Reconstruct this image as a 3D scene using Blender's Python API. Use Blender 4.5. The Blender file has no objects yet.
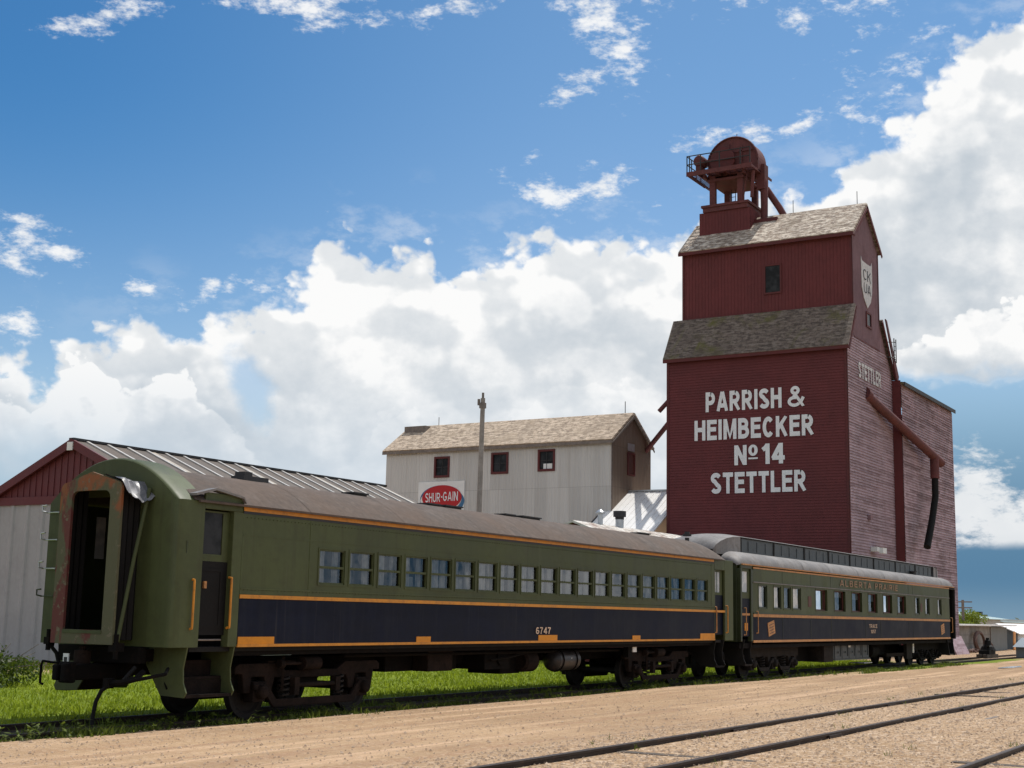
import bpy, bmesh, math, random
from mathutils import Vector, Matrix, noise as mnoise
random.seed(7)
PI = math.pi
R = math.radians
scene = bpy.context.scene
col = scene.collection

# ------------------------------------------------------------------ node helpers
class NT:
    """tiny helper to write shader node trees as expressions"""
    def __init__(s, tree): s.t = tree; s.n = tree.nodes; s.l = tree.links
    def put(s, sock, v):
        if v is None: return
        if isinstance(v, bpy.types.NodeSocket): s.l.new(v, sock)
        else: sock.default_value = v
    def math(s, op, a, b=None, c=None, clamp=False):
        n = s.n.new('ShaderNodeMath'); n.operation = op; n.use_clamp = clamp
        s.put(n.inputs[0], a); s.put(n.inputs[1], b)
        if c is not None: s.put(n.inputs[2], c)
        return n.outputs[0]
    def add(s, a, b): return s.math('ADD', a, b)
    def sub(s, a, b): return s.math('SUBTRACT', a, b)
    def mul(s, a, b): return s.math('MULTIPLY', a, b)
    def vmath(s, op, a, b=None):
        n = s.n.new('ShaderNodeVectorMath'); n.operation = op
        s.put(n.inputs[0], a); s.put(n.inputs[1], b)
        return n.outputs['Value'] if op in ('LENGTH', 'DOT_PRODUCT') else n.outputs[0]
    def smooth(s, v, a, b, lo=0.0, hi=1.0):
        n = s.n.new('ShaderNodeMapRange'); n.interpolation_type = 'SMOOTHSTEP'
        s.put(n.inputs[0], v); s.put(n.inputs[1], a); s.put(n.inputs[2], b); s.put(n.inputs[3], lo); s.put(n.inputs[4], hi)
        return n.outputs[0]
    def lin(s, v, a, b, lo=0.0, hi=1.0):
        n = s.n.new('ShaderNodeMapRange')
        s.put(n.inputs[0], v); s.put(n.inputs[1], a); s.put(n.inputs[2], b); s.put(n.inputs[3], lo); s.put(n.inputs[4], hi)
        return n.outputs[0]
    def mix(s, f, a, b, mode='MIX'):
        n = s.n.new('ShaderNodeMix'); n.data_type = 'RGBA'; n.blend_type = mode
        s.put(n.inputs[0], f); s.put(n.inputs[6], c4(a)); s.put(n.inputs[7], c4(b))
        return n.outputs[2]
    def noise(s, vec, scale, detail=4, rough=.55, dist=0.0, lac=2.0):
        n = s.n.new('ShaderNodeTexNoise'); s.put(n.inputs['Vector'], vec)
        n.inputs['Scale'].default_value = scale; n.inputs['Detail'].default_value = detail
        n.inputs['Roughness'].default_value = rough; n.inputs['Distortion'].default_value = dist; n.inputs['Lacunarity'].default_value = lac
        return n.outputs[0]
    def comb(s, x, y, z):
        n = s.n.new('ShaderNodeCombineXYZ'); s.put(n.inputs[0], x); s.put(n.inputs[1], y); s.put(n.inputs[2], z); return n.outputs[0]
    def sep(s, v):
        n = s.n.new('ShaderNodeSeparateXYZ'); s.put(n.inputs[0], v); return n.outputs
    def obj(s):
        return s.n.new('ShaderNodeTexCoord').outputs['Object']
    def mapping(s, v, scale=(1,1,1), loc=(0,0,0), rot=(0,0,0), kind='POINT'):
        n = s.n.new('ShaderNodeMapping'); n.vector_type = kind; s.put(n.inputs[0], v)
        n.inputs['Location'].default_value = loc; n.inputs['Rotation'].default_value = rot; n.inputs['Scale'].default_value = scale
        return n.outputs[0]
    def bump(s, h, strength=.4, dist=.02):
        n = s.n.new('ShaderNodeBump'); n.inputs['Strength'].default_value = strength; n.inputs['Distance'].default_value = dist
        s.put(n.inputs['Height'], h); return n.outputs[0]
def c4(c):
    if isinstance(c, (tuple, list)) and len(c) == 3: return (c[0], c[1], c[2], 1.0)
    return c

def new_mat(name):
    m = bpy.data.materials.new(name); m.use_nodes = True
    t = NT(m.node_tree); b = m.node_tree.nodes['Principled BSDF']
    return m, t, b

def paint(name, base, rough=.5, var=.25, scale=1.5, dirt=None, dirt_amt=.3, streak=0.0, bump=.0, bscale=20, metal=0.0, spec=.4):
    """painted / plain surface with mottling, dirt patches and vertical streaks"""
    m, t, b = new_mat(name)
    o = t.obj()
    n1 = t.noise(o, scale, 5, .6)
    n2 = t.noise(o, scale*9, 3, .6)
    f = t.add(t.mul(n1, .7), t.mul(n2, .3))
    dark = tuple(x*(1-var) for x in base); lite = tuple(min(1, x*(1+var)) for x in base)
    c = t.mix(t.smooth(f, .3, .7), dark, lite)
    if streak:
        sv = t.mapping(o, (3.5, 3.5, .18))
        s1 = t.smooth(t.noise(sv, 1.6, 5, .65), .48, .72)
        c = t.mix(t.mul(s1, streak), c, dirt or tuple(x*.5 for x in base))
    if dirt:
        d = t.smooth(t.noise(o, scale*2.3, 6, .7, .3), .5, .68)
        c = t.mix(t.mul(d, dirt_amt), c, dirt)
    t.put(b.inputs['Base Color'], c)
    b.inputs['Metallic'].default_value = metal
    b.inputs['Specular IOR Level'].default_value = spec
    t.put(b.inputs['Roughness'], t.lin(n1, .3, .7, max(.05, rough-.08), min(1, rough+.1)))
    if bump: t.put(b.inputs['Normal'], t.bump(t.noise(o, bscale, 3, .6), bump, .02))
    return m

M = {}
def build_materials():
    M['green'] = paint('olive_green_paint', (.068, .083, .034), .5, .13, .8, (.044, .044, .022), .34, .34, .28, 1.3)
    M['green'].node_tree.nodes['Principled BSDF'].inputs['Specular IOR Level'].default_value = .22
    M['green_dark'] = paint('dark_green_paint', (.033, .044, .020), .45, .2, 1.2, (.02, .02, .014), .4, .25, .10, 2)
    M['navy'] = paint('navy_paint', (.0062, .0088, .0215), .5, .3, .7, (.014, .017, .027), .25, .5, .06, 2, 0, .1)
    for key in ('green', 'navy'):
        mm = M[key]; t = NT(mm.node_tree); b = t.n['Principled BSDF']; src = b.inputs['Base Color'].links[0].from_socket
        q = t.sep(t.obj())
        wn = t.n.new('ShaderNodeTexWhiteNoise'); wn.noise_dimensions = '2D'
        t.put(wn.inputs['Vector'], t.comb(t.math('FLOOR', t.mul(q[0], .41)), t.math('FLOOR', q[1]), 0))
        c = t.mix(1.0, src, t.lin(wn.outputs[0], 0, 1, .86, 1.12), 'MULTIPLY')
        run = t.smooth(t.noise(t.mapping(t.obj(), (9, 9, .25)), 1.0, 4, .7), .58, .78)
        c = t.mix(t.mul(run, .22), c, (.115, .105, .085))
        t.put(b.inputs['Base Color'], c)
    M['orange'] = paint('orange_stripe_paint', (.56, .225, .022), .5, .16, 3, (.2, .08, .025), .4)
    M['orange_old'] = paint('faded_gold_stripe', (.50, .24, .085), .55, .22, 4, (.2, .09, .04), .5)
    M['orange_solid'] = paint('orange_panel_paint', (.60, .225, .006), .5, .08, 3, (.3, .1, .01), .25)
    M['roof_brown'] = paint('brown_roof_canvas', (.083, .058, .044), .85, .36, .9, (.15, .115, .095), .45, .35, .35, 7)
    M['roof_grey'] = paint('grey_roof_metal', (.205, .195, .19), .6, .25, 1.4, (.12, .095, .08), .55, .3, .2, 5, 0, .25)
    M['roof_grey_dark'] = paint('slate_grey_panel', (.055, .066, .072), .5, .25, 1.8, (.022, .022, .022), .4, .3)
    M['black'] = paint('black_steel', (.0085, .008, .008), .7, .4, 3, None, 0, 0, 0, 20, 0, .2)
    M['under'] = paint('grimy_underframe', (.0048, .004, .0038), .9, .4, 3, (.022, .013, .009), .3, 0, 0, 20, 0, .15)
    M['truck'] = paint('rusty_truck_steel', (.016, .0105, .0088), .9, .55, 2.5, (.006, .0045, .004), .8, 0, .3, 14, 0, .12)
    M['truck_grey'] = paint('grey_truck_steel', (.022, .0185, .017), .85, .5, 2.5, (.010, .007, .0055), .7, 0, .3, 14, 0, .15)
    M['wheel'] = paint('wheel_steel', (.009, .0065, .006), .75, .3, 3)
    M['tank'] = paint('tank_steel', (.024, .022, .024), .4, .3, 3, (.1, .05, .03), .4)
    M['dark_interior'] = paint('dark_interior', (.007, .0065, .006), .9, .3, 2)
    M['curtain'] = paint('pale_curtain_cloth', (.78, .76, .74), .9, .18, 9)
    M['curtain_blue'] = paint('blue_curtain_cloth', (.035, .04, .075), .9, .3, 6)
    M['blind_or_reflection'] = paint('grey_roller_blind', (.42, .43, .43), .8, .12, 4)
    M['red_sash'] = paint('brown_window_sash', (.085, .026, .018), .55, .25, 4)
    M['cream'] = paint('cream_letter_paint', (.58, .42, .30), .6, .25, 9)
    M['gold_letter'] = paint('gold_letter_paint', (.33, .20, .12), .7, .3, 6)
    M['white_letter'] = paint('white_letter_paint', (.74, .76, .78), .7, .07, 3)
    M['white'] = paint('white_paint', (.74, .75, .74), .6, .06, 1.5)
    M['grey_letter'] = paint('faded_letter_paint', (.55, .55, .55), .7, .2, 3)
    M['maroon'] = paint('maroon_siding', (.132, .036, .038), .7, .14, .5, (.095, .028, .029), .45, .25, 0, 20, 0, .2)
    M['maroon_trim'] = paint('maroon_trim', (.095, .018, .018), .65, .2, 1)
    M['maroon_v'] = paint('maroon_boards', (.138, .038, .040), .7, .16, .5, (.10, .03, .031), .4, .35, 0, 20, 0, .2)
    M['faded'] = paint('faded_pink_siding', (.36, .262, .295), .85, .18, .6, (.24, .145, .155), .55, .5)
    M['faded2'] = paint('worn_pink_siding', (.355, .255, .285), .85, .26, .5, (.18, .115, .115), .75, .6)
    M['faded_v'] = paint('faded_pink_boards', (.235, .15, .17), .85, .18, .5, (.16, .085, .092), .5, .6)
    M['barn_red'] = paint('barn_red_metal', (.105, .021, .025), .6, .12, 1)
    M['barn_white'] = paint('grey_white_metal', (.325, .325, .33), .55, .08, .8, (.24, .235, .235), .3, .25)
    M['barn_roof'] = paint('weathered_metal_roof', (.105, .082, .066), .75, .25, .8, (.05, .045, .04), .4, .2)
    M['barn_rib'] = paint('pale_roof_rib', (.46, .44, .41), .5, .1, 2)
    M['pale_panel'] = paint('tan_roof_panel', (.38, .33, .26), .5, .12, 2)
    M['galv'] = paint('white_galvanised_roof', (.83, .82, .80), .6, .05, .9, (.66, .62, .57), .25, .2)
    M['pipe'] = paint('galvanised_pipe', (.48, .50, .52), .35, .15, 4, None, 0, 0, 0, 20, .6)
    M['wood_grey'] = paint('weathered_wood', (.20, .17, .15), .85, .25, 4, (.1, .085, .07), .5, .4)
    M['pole_wood'] = paint('pale_pole_wood', (.30, .265, .235), .85, .2, 4, (.17, .14, .12), .4, .4)
    M['tie'] = paint('sleeper_wood', (.085, .066, .050), .9, .35, 5)
    M['rail'] = paint('rusty_rail', (.020, .0095, .0068), .6, .3, 3, (.09, .05, .03), .35)
    M['rail_top'] = paint('worn_rail_head', (.055, .035, .028), .55, .3, 2.5, (.06, .035, .025), .6, 0, 0, 20, .35)
    M['block'] = paint('grey_block_wall', (.26, .25, .235), .9, .25, 1.2, (.16, .14, .12), .5, .3)
    M['block_dark'] = paint('blue_grey_block', (.20, .215, .215), .9, .12, 1.5)
    M['rust_coil'] = paint('rusty_coil', (.14, .085, .07), .8, .3, 5)
    M['blue_grey'] = paint('blue_grey_paint', (.15, .19, .22), .55, .15, 2)
    M['far_roof'] = paint('pale_green_roof', (.30, .40, .41), .7, .1, .2)
    M['far_wall'] = paint('pale_far_wall', (.45, .45, .43), .8, .1, .2)
    M['tarp'] = paint('silver_tarpaulin', (.14, .14, .15), .4, .5, 4, (.03, .03, .033), .6)
    M['vent_dark'] = paint('dark_vent_metal', (.028, .028, .030), .6, .4, 4)
    M['mesh_red'] = paint('sign_red', (.42, .006, .010), .45, .06, 2)
    M['sign_blue'] = paint('sign_blue', (.035, .13, .26), .45, .08, 2)
    M['brown_red'] = paint('oxide_steel', (.118, .036, .036), .75, .22, 1.2, (.05, .014, .013), .5, .3)
    M['puddle'] = paint('puddle_water', (.32, .34, .36), .12, .1, 2)
    M['orange_wood'] = paint('orange_stained_wood', (.45, .19, .05), .7, .2, 3)
    # rusty, flaking diaphragm plate
    m, t, b = new_mat('rusty_flaking_plate')
    o = t.obj()
    n1 = t.noise(t.mapping(o, (1, 1, .6)), 1.5, 7, .66, .5); n2 = t.noise(t.mapping(o, (1, 1, .4), (4, 1, 9)), 2.1, 7, .66, .6)
    zz = t.sep(o)[2]
    yy = t.sep(o)[1]
    bias = t.lin(zz, 1.3, 3.9, .15, .005)
    gr = (.088, .088, .046)
    c = t.mix(t.smooth(t.add(n1, bias), .40, .50), (.23, .075, .026), gr)
    c = t.mix(t.smooth(t.add(n2, t.lin(yy, -.6, .8, -.10, .10)), .52, .60), c, (.115, .028, .024))
    c = t.mix(t.smooth(t.noise(o, 9, 5, .65), .58, .68), c, (.15, .13, .085))
    t.put(b.inputs['Base Color'], c); b.inputs['Roughness'].default_value = .75
    t.put(b.inputs['Normal'], t.bump(t.noise(o, 25, 3), .3, .01)); M['rusty'] = m
    # glass that reflects and lets the inside be seen
    m, t, b = new_mat('window_glass')
    t.n.remove(b)
    tr = t.n.new('ShaderNodeBsdfTransparent'); tr.inputs[0].default_value = (.62, .66, .68, 1)
    gl = t.n.new('ShaderNodeBsdfGlossy'); gl.inputs['Color'].default_value = (.95, .97, 1, 1); gl.inputs['Roughness'].default_value = .03
    fr = t.n.new('ShaderNodeFresnel'); fr.inputs['IOR'].default_value = 1.55
    t.put(fr.inputs['Normal'], t.bump(t.noise(t.obj(), 1.6, 2), .10, .05))
    t.put(gl.inputs['Normal'], t.bump(t.noise(t.obj(), 1.6, 2), .10, .05))
    mx = t.n.new('ShaderNodeMixShader'); t.l.new(t.add(fr.outputs[0], .05), mx.inputs[0]); t.l.new(tr.outputs[0], mx.inputs[1]); t.l.new(gl.outputs[0], mx.inputs[2])
    t.l.new(mx.outputs[0], t.n['Material Output'].inputs[0]); M['glass'] = m
    # dark pane (far windows)
    m, t, b = new_mat('dark_window_pane')
    b.inputs['Base Color'].default_value = (.03, .033, .035, 1); b.inputs['Roughness'].default_value = .08
    t.put(b.inputs['Base Color'], t.mix(t.smooth(t.noise(t.obj(), 2, 4), .4, .65), (.012, .013, .014), (.035, .037, .04))); b.inputs['Specular IOR Level'].default_value = .12; b.inputs['Roughness'].default_value = .25; M['pane'] = m
    m, t, b = new_mat('pale_window_pane')
    t.put(b.inputs['Base Color'], t.mix(t.smooth(t.noise(t.obj(), 3, 4), .4, .6), (.62, .62, .60), (.42, .44, .46))); b.inputs['Roughness'].default_value = .2; M['pane_pale'] = m
    for key, amt in (('faded', .30), ('faded2', .42)):
        mm = M[key]; t = NT(mm.node_tree); b = t.n['Principled BSDF']; src = b.inputs['Base Color'].links[0].from_socket
        o = t.obj(); q = t.sep(o)
        row = t.math('FLOOR', t.mul(t.sub(q[2], .5), 1/.155))
        wn = t.n.new('ShaderNodeTexWhiteNoise'); wn.noise_dimensions = '2D'
        t.put(wn.inputs['Vector'], t.comb(row, t.math('FLOOR', t.add(t.mul(q[0], .27), t.mul(row, .37))), 0))
        nz = t.noise(t.mapping(o, (.5, 1, 4)), 2.2, 5, .7)
        c = t.mix(t.mul(t.smooth(t.add(t.mul(wn.outputs[0], .6), t.mul(nz, .5)), .45, .85), amt*1.5), src, (.115, .062, .066))
        c = t.mix(t.mul(t.smooth(nz, .5, .36), .35), c, (.50, .44, .48))
        t.put(b.inputs['Base Color'], c)
    # shingles (old wood): rows and courses
    def shingles(name, a, bb, c_, moss, sc, horiz):
        m, t, b = new_mat(name); o = t.obj(); s_ = t.sep(o)
        vec = t.comb(s_[1] if horiz == 'y' else s_[0], t.mul(s_[2], 1.35), 0)
        br = t.n.new('ShaderNodeTexBrick'); t.put(br.inputs['Vector'], vec)
        br.inputs['Scale'].default_value = sc; br.inputs['Color1'].default_value = c4(a); br.inputs['Color2'].default_value = c4(bb); br.inputs['Mortar'].default_value = c4(tuple(x*.35 for x in a))
        br.inputs['Mortar Size'].default_value = .02; br.inputs['Brick Width'].default_value = .42; br.inputs['Row Height'].default_value = .26; br.offset = .37; br.inputs['Bias'].default_value = 0.0
        n1 = t.noise(o, .7, 6, .7); n2 = t.noise(t.mapping(vec, (1.2, 3, 1)), 1.9, 4, .75)
        c = t.mix(t.smooth(n2, .42, .62), br.outputs[0], c_)
        c = t.mix(t.smooth(t.noise(t.mapping(o, (1, .8, .6)), .55, 6, .7, .5), .52, .70), c, moss)
        c = t.mix(t.mul(t.smooth(n1, .45, .7), .5), c, tuple(x*.55 for x in a))
        t.put(b.inputs['Base Color'], c); b.inputs['Roughness'].default_value = .9
        saw = t.math('FRACT', t.mul(s_[2], 5.2))
        t.put(b.inputs['Normal'], t.bump(t.add(t.mul(saw, -1), t.add(t.mul(br.outputs['Fac'], -.5), n2)), .7, .04)); return m
    M['shingle'] = shingles('weathered_wood_shingles', (.33, .245, .18), (.17, .12, .088), (.70, .61, .50), (.20, .15, .10), 1.25, 'y')
    M['shingle_dark'] = shingles('mossy_dark_shingles', (.155, .115, .090), (.075, .055, .044), (.23, .185, .15), (.125, .115, .030), 1.3, 'y')
    M['shingle_tan'] = shingles('tan_wood_shingles', (.44, .335, .24), (.25, .185, .13), (.60, .48, .36), (.34, .26, .18), 1.2, 'y')
    M['shingle_patch'] = shingles('patched_pale_roofing', (.55, .50, .44), (.30, .22, .17), (.68, .66, .62), (.24, .14, .11), 1.2, 'x')
    # corrugated iron (galvanised, aged)
    def corrugated(name, base, axis, pitch, dirt, amt=.35, panel=.8):
        m, t, b = new_mat(name); o = t.obj(); s_ = t.sep(o); x = s_[axis]
        w = t.math('SINE', t.mul(x, 2*PI/pitch))
        sheet = t.n.new('ShaderNodeTexWhiteNoise'); sheet.noise_dimensions = '2D'
        t.put(sheet.inputs['Vector'], t.comb(t.math('FLOOR', t.mul(x, 1/panel)), t.math('FLOOR', t.mul(t.add(s_[2], .3), 1/2.45)), 0))
        c = t.mix(sheet.outputs[0], tuple(v*.86 for v in base), tuple(v*1.08 for v in base))
        st = t.smooth(t.noise(t.mapping(o, (4, 4, .15)), 1.5, 5, .65), .45, .75)
        c = t.mix(t.mul(st, amt), c, dirt)
        seam = t.smooth(t.math('FRACT', t.mul(t.add(s_[2], .3), 1/2.45)), 0, .015, .55, 1)
        c = t.mix(1.0, c, seam, 'MULTIPLY')
        t.put(b.inputs['Base Color'], c); b.inputs['Roughness'].default_value = .6
        t.put(b.inputs['Normal'], t.bump(w, .55, .02)); return m
    M['corr'] = corrugated('grey_corrugated_iron', (.54, .535, .515), 1, .2, (.38, .35, .315), .5)
    M['corr_b'] = corrugated('brown_corrugated_iron', (.205, .150, .108), 0, .2, (.14, .10, .075))
    # ground: gravel + lawn
    m, t, b = new_mat('ground_gravel_and_grass'); o = t.obj(); s_ = t.sep(o); x, y = s_[0], s_[1]
    big = t.noise(o, .12, 5, .6); mid = t.noise(o, 1.1, 5, .65); fine = t.noise(o, 9, 4, .75)
    vor = t.n.new('ShaderNodeTexVoronoi'); t.put(vor.inputs['Vector'], o); vor.inputs['Scale'].default_value = 17
    vor2 = t.n.new('ShaderNodeTexVoronoi'); t.put(vor2.inputs['Vector'], o); vor2.inputs['Scale'].default_value = 38
    st = t.sep(vor.outputs['Color'])[0]; st2 = t.sep(vor2.outputs['Color'])[0]
    g = t.mix(t.smooth(big, .3, .7), (.345, .228, .130), (.455, .308, .183))
    g = t.mix(t.mul(t.smooth(mid, .45, .72), .45), g, (.31, .185, .105))
    track = t.noise(t.mapping(o, (.05, 1.0, 1)), 1.7, 5, .6)                     # wheel tracks along the road
    road = t.mul(t.smooth(y, 8.6, 10.8), t.smooth(y, 17.4, 15.6))
    g = t.mix(t.mul(road, t.smooth(track, .50, .64)), g, (.57, .385, .243))
    g = t.mix(t.mul(road, t.smooth(track, .48, .36)), g, (.36, .225, .135))
    rough_ = t.sub(1.0, t.mul(road, .72))
    g = t.mix(t.mul(t.smooth(st, .50, .9), t.mul(rough_, .8)), g, (.60, .46, .33))
    g = t.mix(t.mul(t.smooth(st2, .35, .05), t.mul(rough_, .8)), g, (.17, .105, .068))
    g = t.mix(t.mul(t.smooth(fine, .55, .72), .5), g, (.25, .155, .10))
    # lawn
    l = t.mix(t.smooth(t.noise(o, .5, 5, .65), .35, .65), (.125, .175, .014), (.20, .25, .020))
    l = t.mix(t.mul(t.smooth(t.noise(o, 5, 4, .7), .45, .7), .55), l, (.10, .15, .012))
    wob = t.mul(t.sub(t.noise(o, .55, 5, .7), .5), 2.6)
    yw = t.add(y, wob)
    e1 = t.smooth(yw, 16.8, 17.25)
    e2 = t.mul(t.smooth(yw, 15.6, 16.1), t.smooth(x, 50, 60))
    nearm = t.math('MAXIMUM', e1, e2)
    far = t.math('MAXIMUM', t.mul(t.smooth(x, 72, 66), t.smooth(yw, 34, 30)), t.smooth(yw, 19.6, 18.8))
    lawnm = t.mul(t.mul(nearm, far), t.smooth(x, 87, 80))
    patch = t.mul(t.mul(t.smooth(t.noise(o, .16, 5, .65), .48, .6), t.smooth(x, 50, 66)), t.smooth(y, 19.5, 23))
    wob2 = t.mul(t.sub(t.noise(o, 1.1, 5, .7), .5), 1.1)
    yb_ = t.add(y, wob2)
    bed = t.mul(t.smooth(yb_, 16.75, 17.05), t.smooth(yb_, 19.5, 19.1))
    l = t.mix(t.mul(bed, t.smooth(t.noise(o, 1.0, 5, .65), .66, .50)), l, t.mix(t.smooth(t.noise(o, 6, 4, .7), .4, .65), (.030, .025, .018), (.085, .065, .045)))  # bare trackbed soil, its colour also darkened for the shade under the coaches
    g = t.mix(t.mul(t.smooth(t.noise(t.mapping(o, (.35, 1, 1)), .45, 6, .68), .5, .72), .38), g, (.22, .145, .092))
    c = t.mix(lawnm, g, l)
    # far land beyond the yard
    far2 = t.smooth(t.vmath('LENGTH', o), 190, 260)
    c = t.mix(far2, c, (.10, .14, .04))
    t.put(b.inputs['Base Color'], c); b.inputs['Roughness'].default_value = .95; b.inputs['Specular IOR Level'].default_value = .15
    h = t.add(t.mul(st, .5), t.add(t.mul(st2, .25), t.add(mid, t.mul(track, .6))))
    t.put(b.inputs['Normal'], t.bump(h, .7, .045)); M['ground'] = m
    # grass blade, leaves, pebbles: colour varies per island
    def leafmat(name, a, bb, rough=.6, tl=.35):
        m, t, b = new_mat(name)
        gi = t.n.new('ShaderNodeNewGeometry'); rnd = gi.outputs['Random Per Island']
        n = t.noise(t.obj(), .8, 3)
        c = t.mix(t.add(t.mul(rnd, .7), t.mul(n, .3)), a, bb)
        t.put(b.inputs['Base Color'], c); b.inputs['Roughness'].default_value = rough; b.inputs['Specular IOR Level'].default_value = .25
        if tl:
            tb = t.n.new('ShaderNodeBsdfTranslucent'); t.put(tb.inputs[0], t.mix(.3, c, (.3, .4, .03)))
            mx = t.n.new('ShaderNodeMixShader'); mx.inputs[0].default_value = tl
            t.l.new(b.outputs[0], mx.inputs[1]); t.l.new(tb.outputs[0], mx.inputs[2]); t.l.new(mx.outputs[0], t.n['Material Output'].inputs[0])
        return m
    M['blade'] = leafmat('lawn_blade', (.165, .22, .012), (.33, .385, .028), .6, .45)
    M['weed'] = leafmat('weed_leaf', (.028, .042, .010), (.16, .21, .03), .6, .3)
    M['shrub'] = leafmat('shrub_leaf', (.014, .030, .008), (.080, .12, .016), .55, .25)
    M['tree'] = leafmat('tree_leaf', (.10, .15, .015), (.22, .27, .025), .6, .3)
    M['far_tree'] = leafmat('far_tree_leaf', (.025, .045, .02), (.05, .08, .03), .7, 0)
    M['pebble'] = leafmat('pebble_stone', (.22, .145, .095), (.60, .46, .34), .9, 0)
build_materials()

# ------------------------------------------------------------------ mesh helpers
def tag(o, label=None, cat=None, group=None, kind=None):
    if label: o['label'] = label
    if cat: o['category'] = cat
    if group: o['group'] = group
    if kind: o['kind'] = kind
    return o
def thing(name, label, cat, loc=(0, 0, 0), group=None):
    o = bpy.data.objects.new(name, None); col.objects.link(o); o.location = loc; o.empty_display_size = .3
    return tag(o, label, cat, group)
def world_loc(o):
    v = Vector((0, 0, 0))
    while o is not None: v += o.location; o = o.parent
    return v

class MB:
    def __init__(s): s.v = []; s.f = []
    def add(s, vs, fs):
        k = len(s.v); s.v += [tuple(v) for v in vs]; s.f += [tuple(i+k for i in f) for f in fs]; return s
    def quad(s, a, b, c, d): return s.add([a, b, c, d], [(0, 1, 2, 3)])
    def poly(s, pts): return s.add(pts, [tuple(range(len(pts)))])
    def box(s, x0, x1, y0, y1, z0, z1):
        v = [(x, y, z) for x in (x0, x1) for y in (y0, y1) for z in (z0, z1)]
        return s.add(v, [(0, 1, 3, 2), (4, 6, 7, 5), (0, 4, 5, 1), (2, 3, 7, 6), (0, 2, 6, 4), (1, 5, 7, 3)])
    def prism(s, pts, axis, a, b):
        """2-D polygon extruded along axis 'x','y','z' from a to b"""
        def P(p, w): return {'x': (w, p[0], p[1]), 'y': (p[0], w, p[1]), 'z': (p[0], p[1], w)}[axis]
        n = len(pts)
        vs = [P(p, a) for p in pts]+[P(p, b) for p in pts]
        fs = [tuple(range(n)), tuple(range(2*n-1, n-1, -1))]+[(i, (i+1) % n, n+(i+1) % n, n+i) for i in range(n)]
        return s.add(vs, fs)
    def ring_frame(p, r): pass
    def tube(s, path, r, n=8, caps=True):
        path = [Vector(p) for p in path]; rr = r if isinstance(r, (list, tuple)) else [r]*len(path)
        rings = []
        up = None
        for i, p in enumerate(path):
            d = (path[min(i+1, len(path)-1)]-path[max(i-1, 0)]).normalized()
            if up is None or abs(d.dot(up)) > .98: up = Vector((0, 0, 1)) if abs(d.z) < .9 else Vector((1, 0, 0))
            a = d.cross(up).normalized(); b = a.cross(d).normalized(); up = b
            rings.append([p+a*math.cos(2*PI*k/n)*rr[i]+b*math.sin(2*PI*k/n)*rr[i] for k in range(n)])
        vs = [q for rg in rings for q in rg]; fs = []
        for i in range(len(path)-1):
            for k in range(n):
                fs.append((i*n+k, i*n+(k+1) % n, (i+1)*n+(k+1) % n, (i+1)*n+k))
        if caps: fs += [tuple(range(n-1, -1, -1)), tuple(range((len(path)-1)*n, len(path)*n))]
        return s.add(vs, fs)
    def bar(s, p, q, w, h=None): return s.tube([p, q], w*.7071, 4)
    def cyl(s, p, q, r, n=16): return s.tube([p, q], r, n)
    def lathe(s, prof, c, axis='y', n=24):
        """profile (dist along axis, radius) spun about axis through c"""
        vs = []; m = len(prof)
        for k in range(n):
            a = 2*PI*k/n; ca, sa = math.cos(a), math.sin(a)
            for d, r in prof:
                vs.append({'y': (c[0]+r*ca, c[1]+d, c[2]+r*sa), 'x': (c[0]+d, c[1]+r*ca, c[2]+r*sa), 'z': (c[0]+r*ca, c[1]+r*sa, c[2]+d)}[axis])
        fs = [(k*m+i, k*m+i+1, ((k+1) % n)*m+i+1, ((k+1) % n)*m+i) for k in range(n) for i in range(m-1)]
        return s.add(vs, fs)
    def loft(s, rings, closed=False, caps=False):
        n = len(rings[0]); vs = [p for r in rings for p in r]; fs = []
        for i in range(len(rings)-1):
            for k in range(n if closed else n-1):
                fs.append((i*n+k, i*n+(k+1) % n, (i+1)*n+(k+1) % n, (i+1)*n+k))
        if caps: fs += [tuple(range(n)), tuple(range((len(rings)-1)*n, len(rings)*n))]
        return s.add(vs, fs)
    def wall(s, axis, w, t, u0, u1, z0, z1, holes):
        """wall sheet in plane axis=w with thickness t (into +axis) and rectangular holes (u0,u1,z0,z1)"""
        us = sorted({u0, u1, *[h[0] for h in holes], *[h[1] for h in holes]}); zs = sorted({z0, z1, *[h[2] for h in holes], *[h[3] for h in holes]})
        P = (lambda u, z, d: (u, w+d, z)) if axis == 'y' else (lambda u, z, d: (w+d, u, z))
        for i in range(len(us)-1):
            for j in range(len(zs)-1):
                um, zm = (us[i]+us[i+1])/2, (zs[j]+zs[j+1])/2
                if any(h[0] < um < h[1] and h[2] < zm < h[3] for h in holes): continue
                for d in (0, t): s.quad(P(us[i], zs[j], d), P(us[i+1], zs[j], d), P(us[i+1], zs[j+1], d), P(us[i], zs[j+1], d))
        for h in holes:
            c = [(h[0], h[2]), (h[1], h[2]), (h[1], h[3]), (h[0], h[3])]
            for k in range(4):
                a, b = c[k], c[(k+1) % 4]; s.quad(P(*a, 0), P(*b, 0), P(*b, t), P(*a, t))
        c = [(u0, z0), (u1, z0), (u1, z1), (u0, z1)]
        for k in range(4):
            a, b = c[k], c[(k+1) % 4]; s.quad(P(*a, 0), P(*b, 0), P(*b, t), P(*a, t))
        return s
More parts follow.
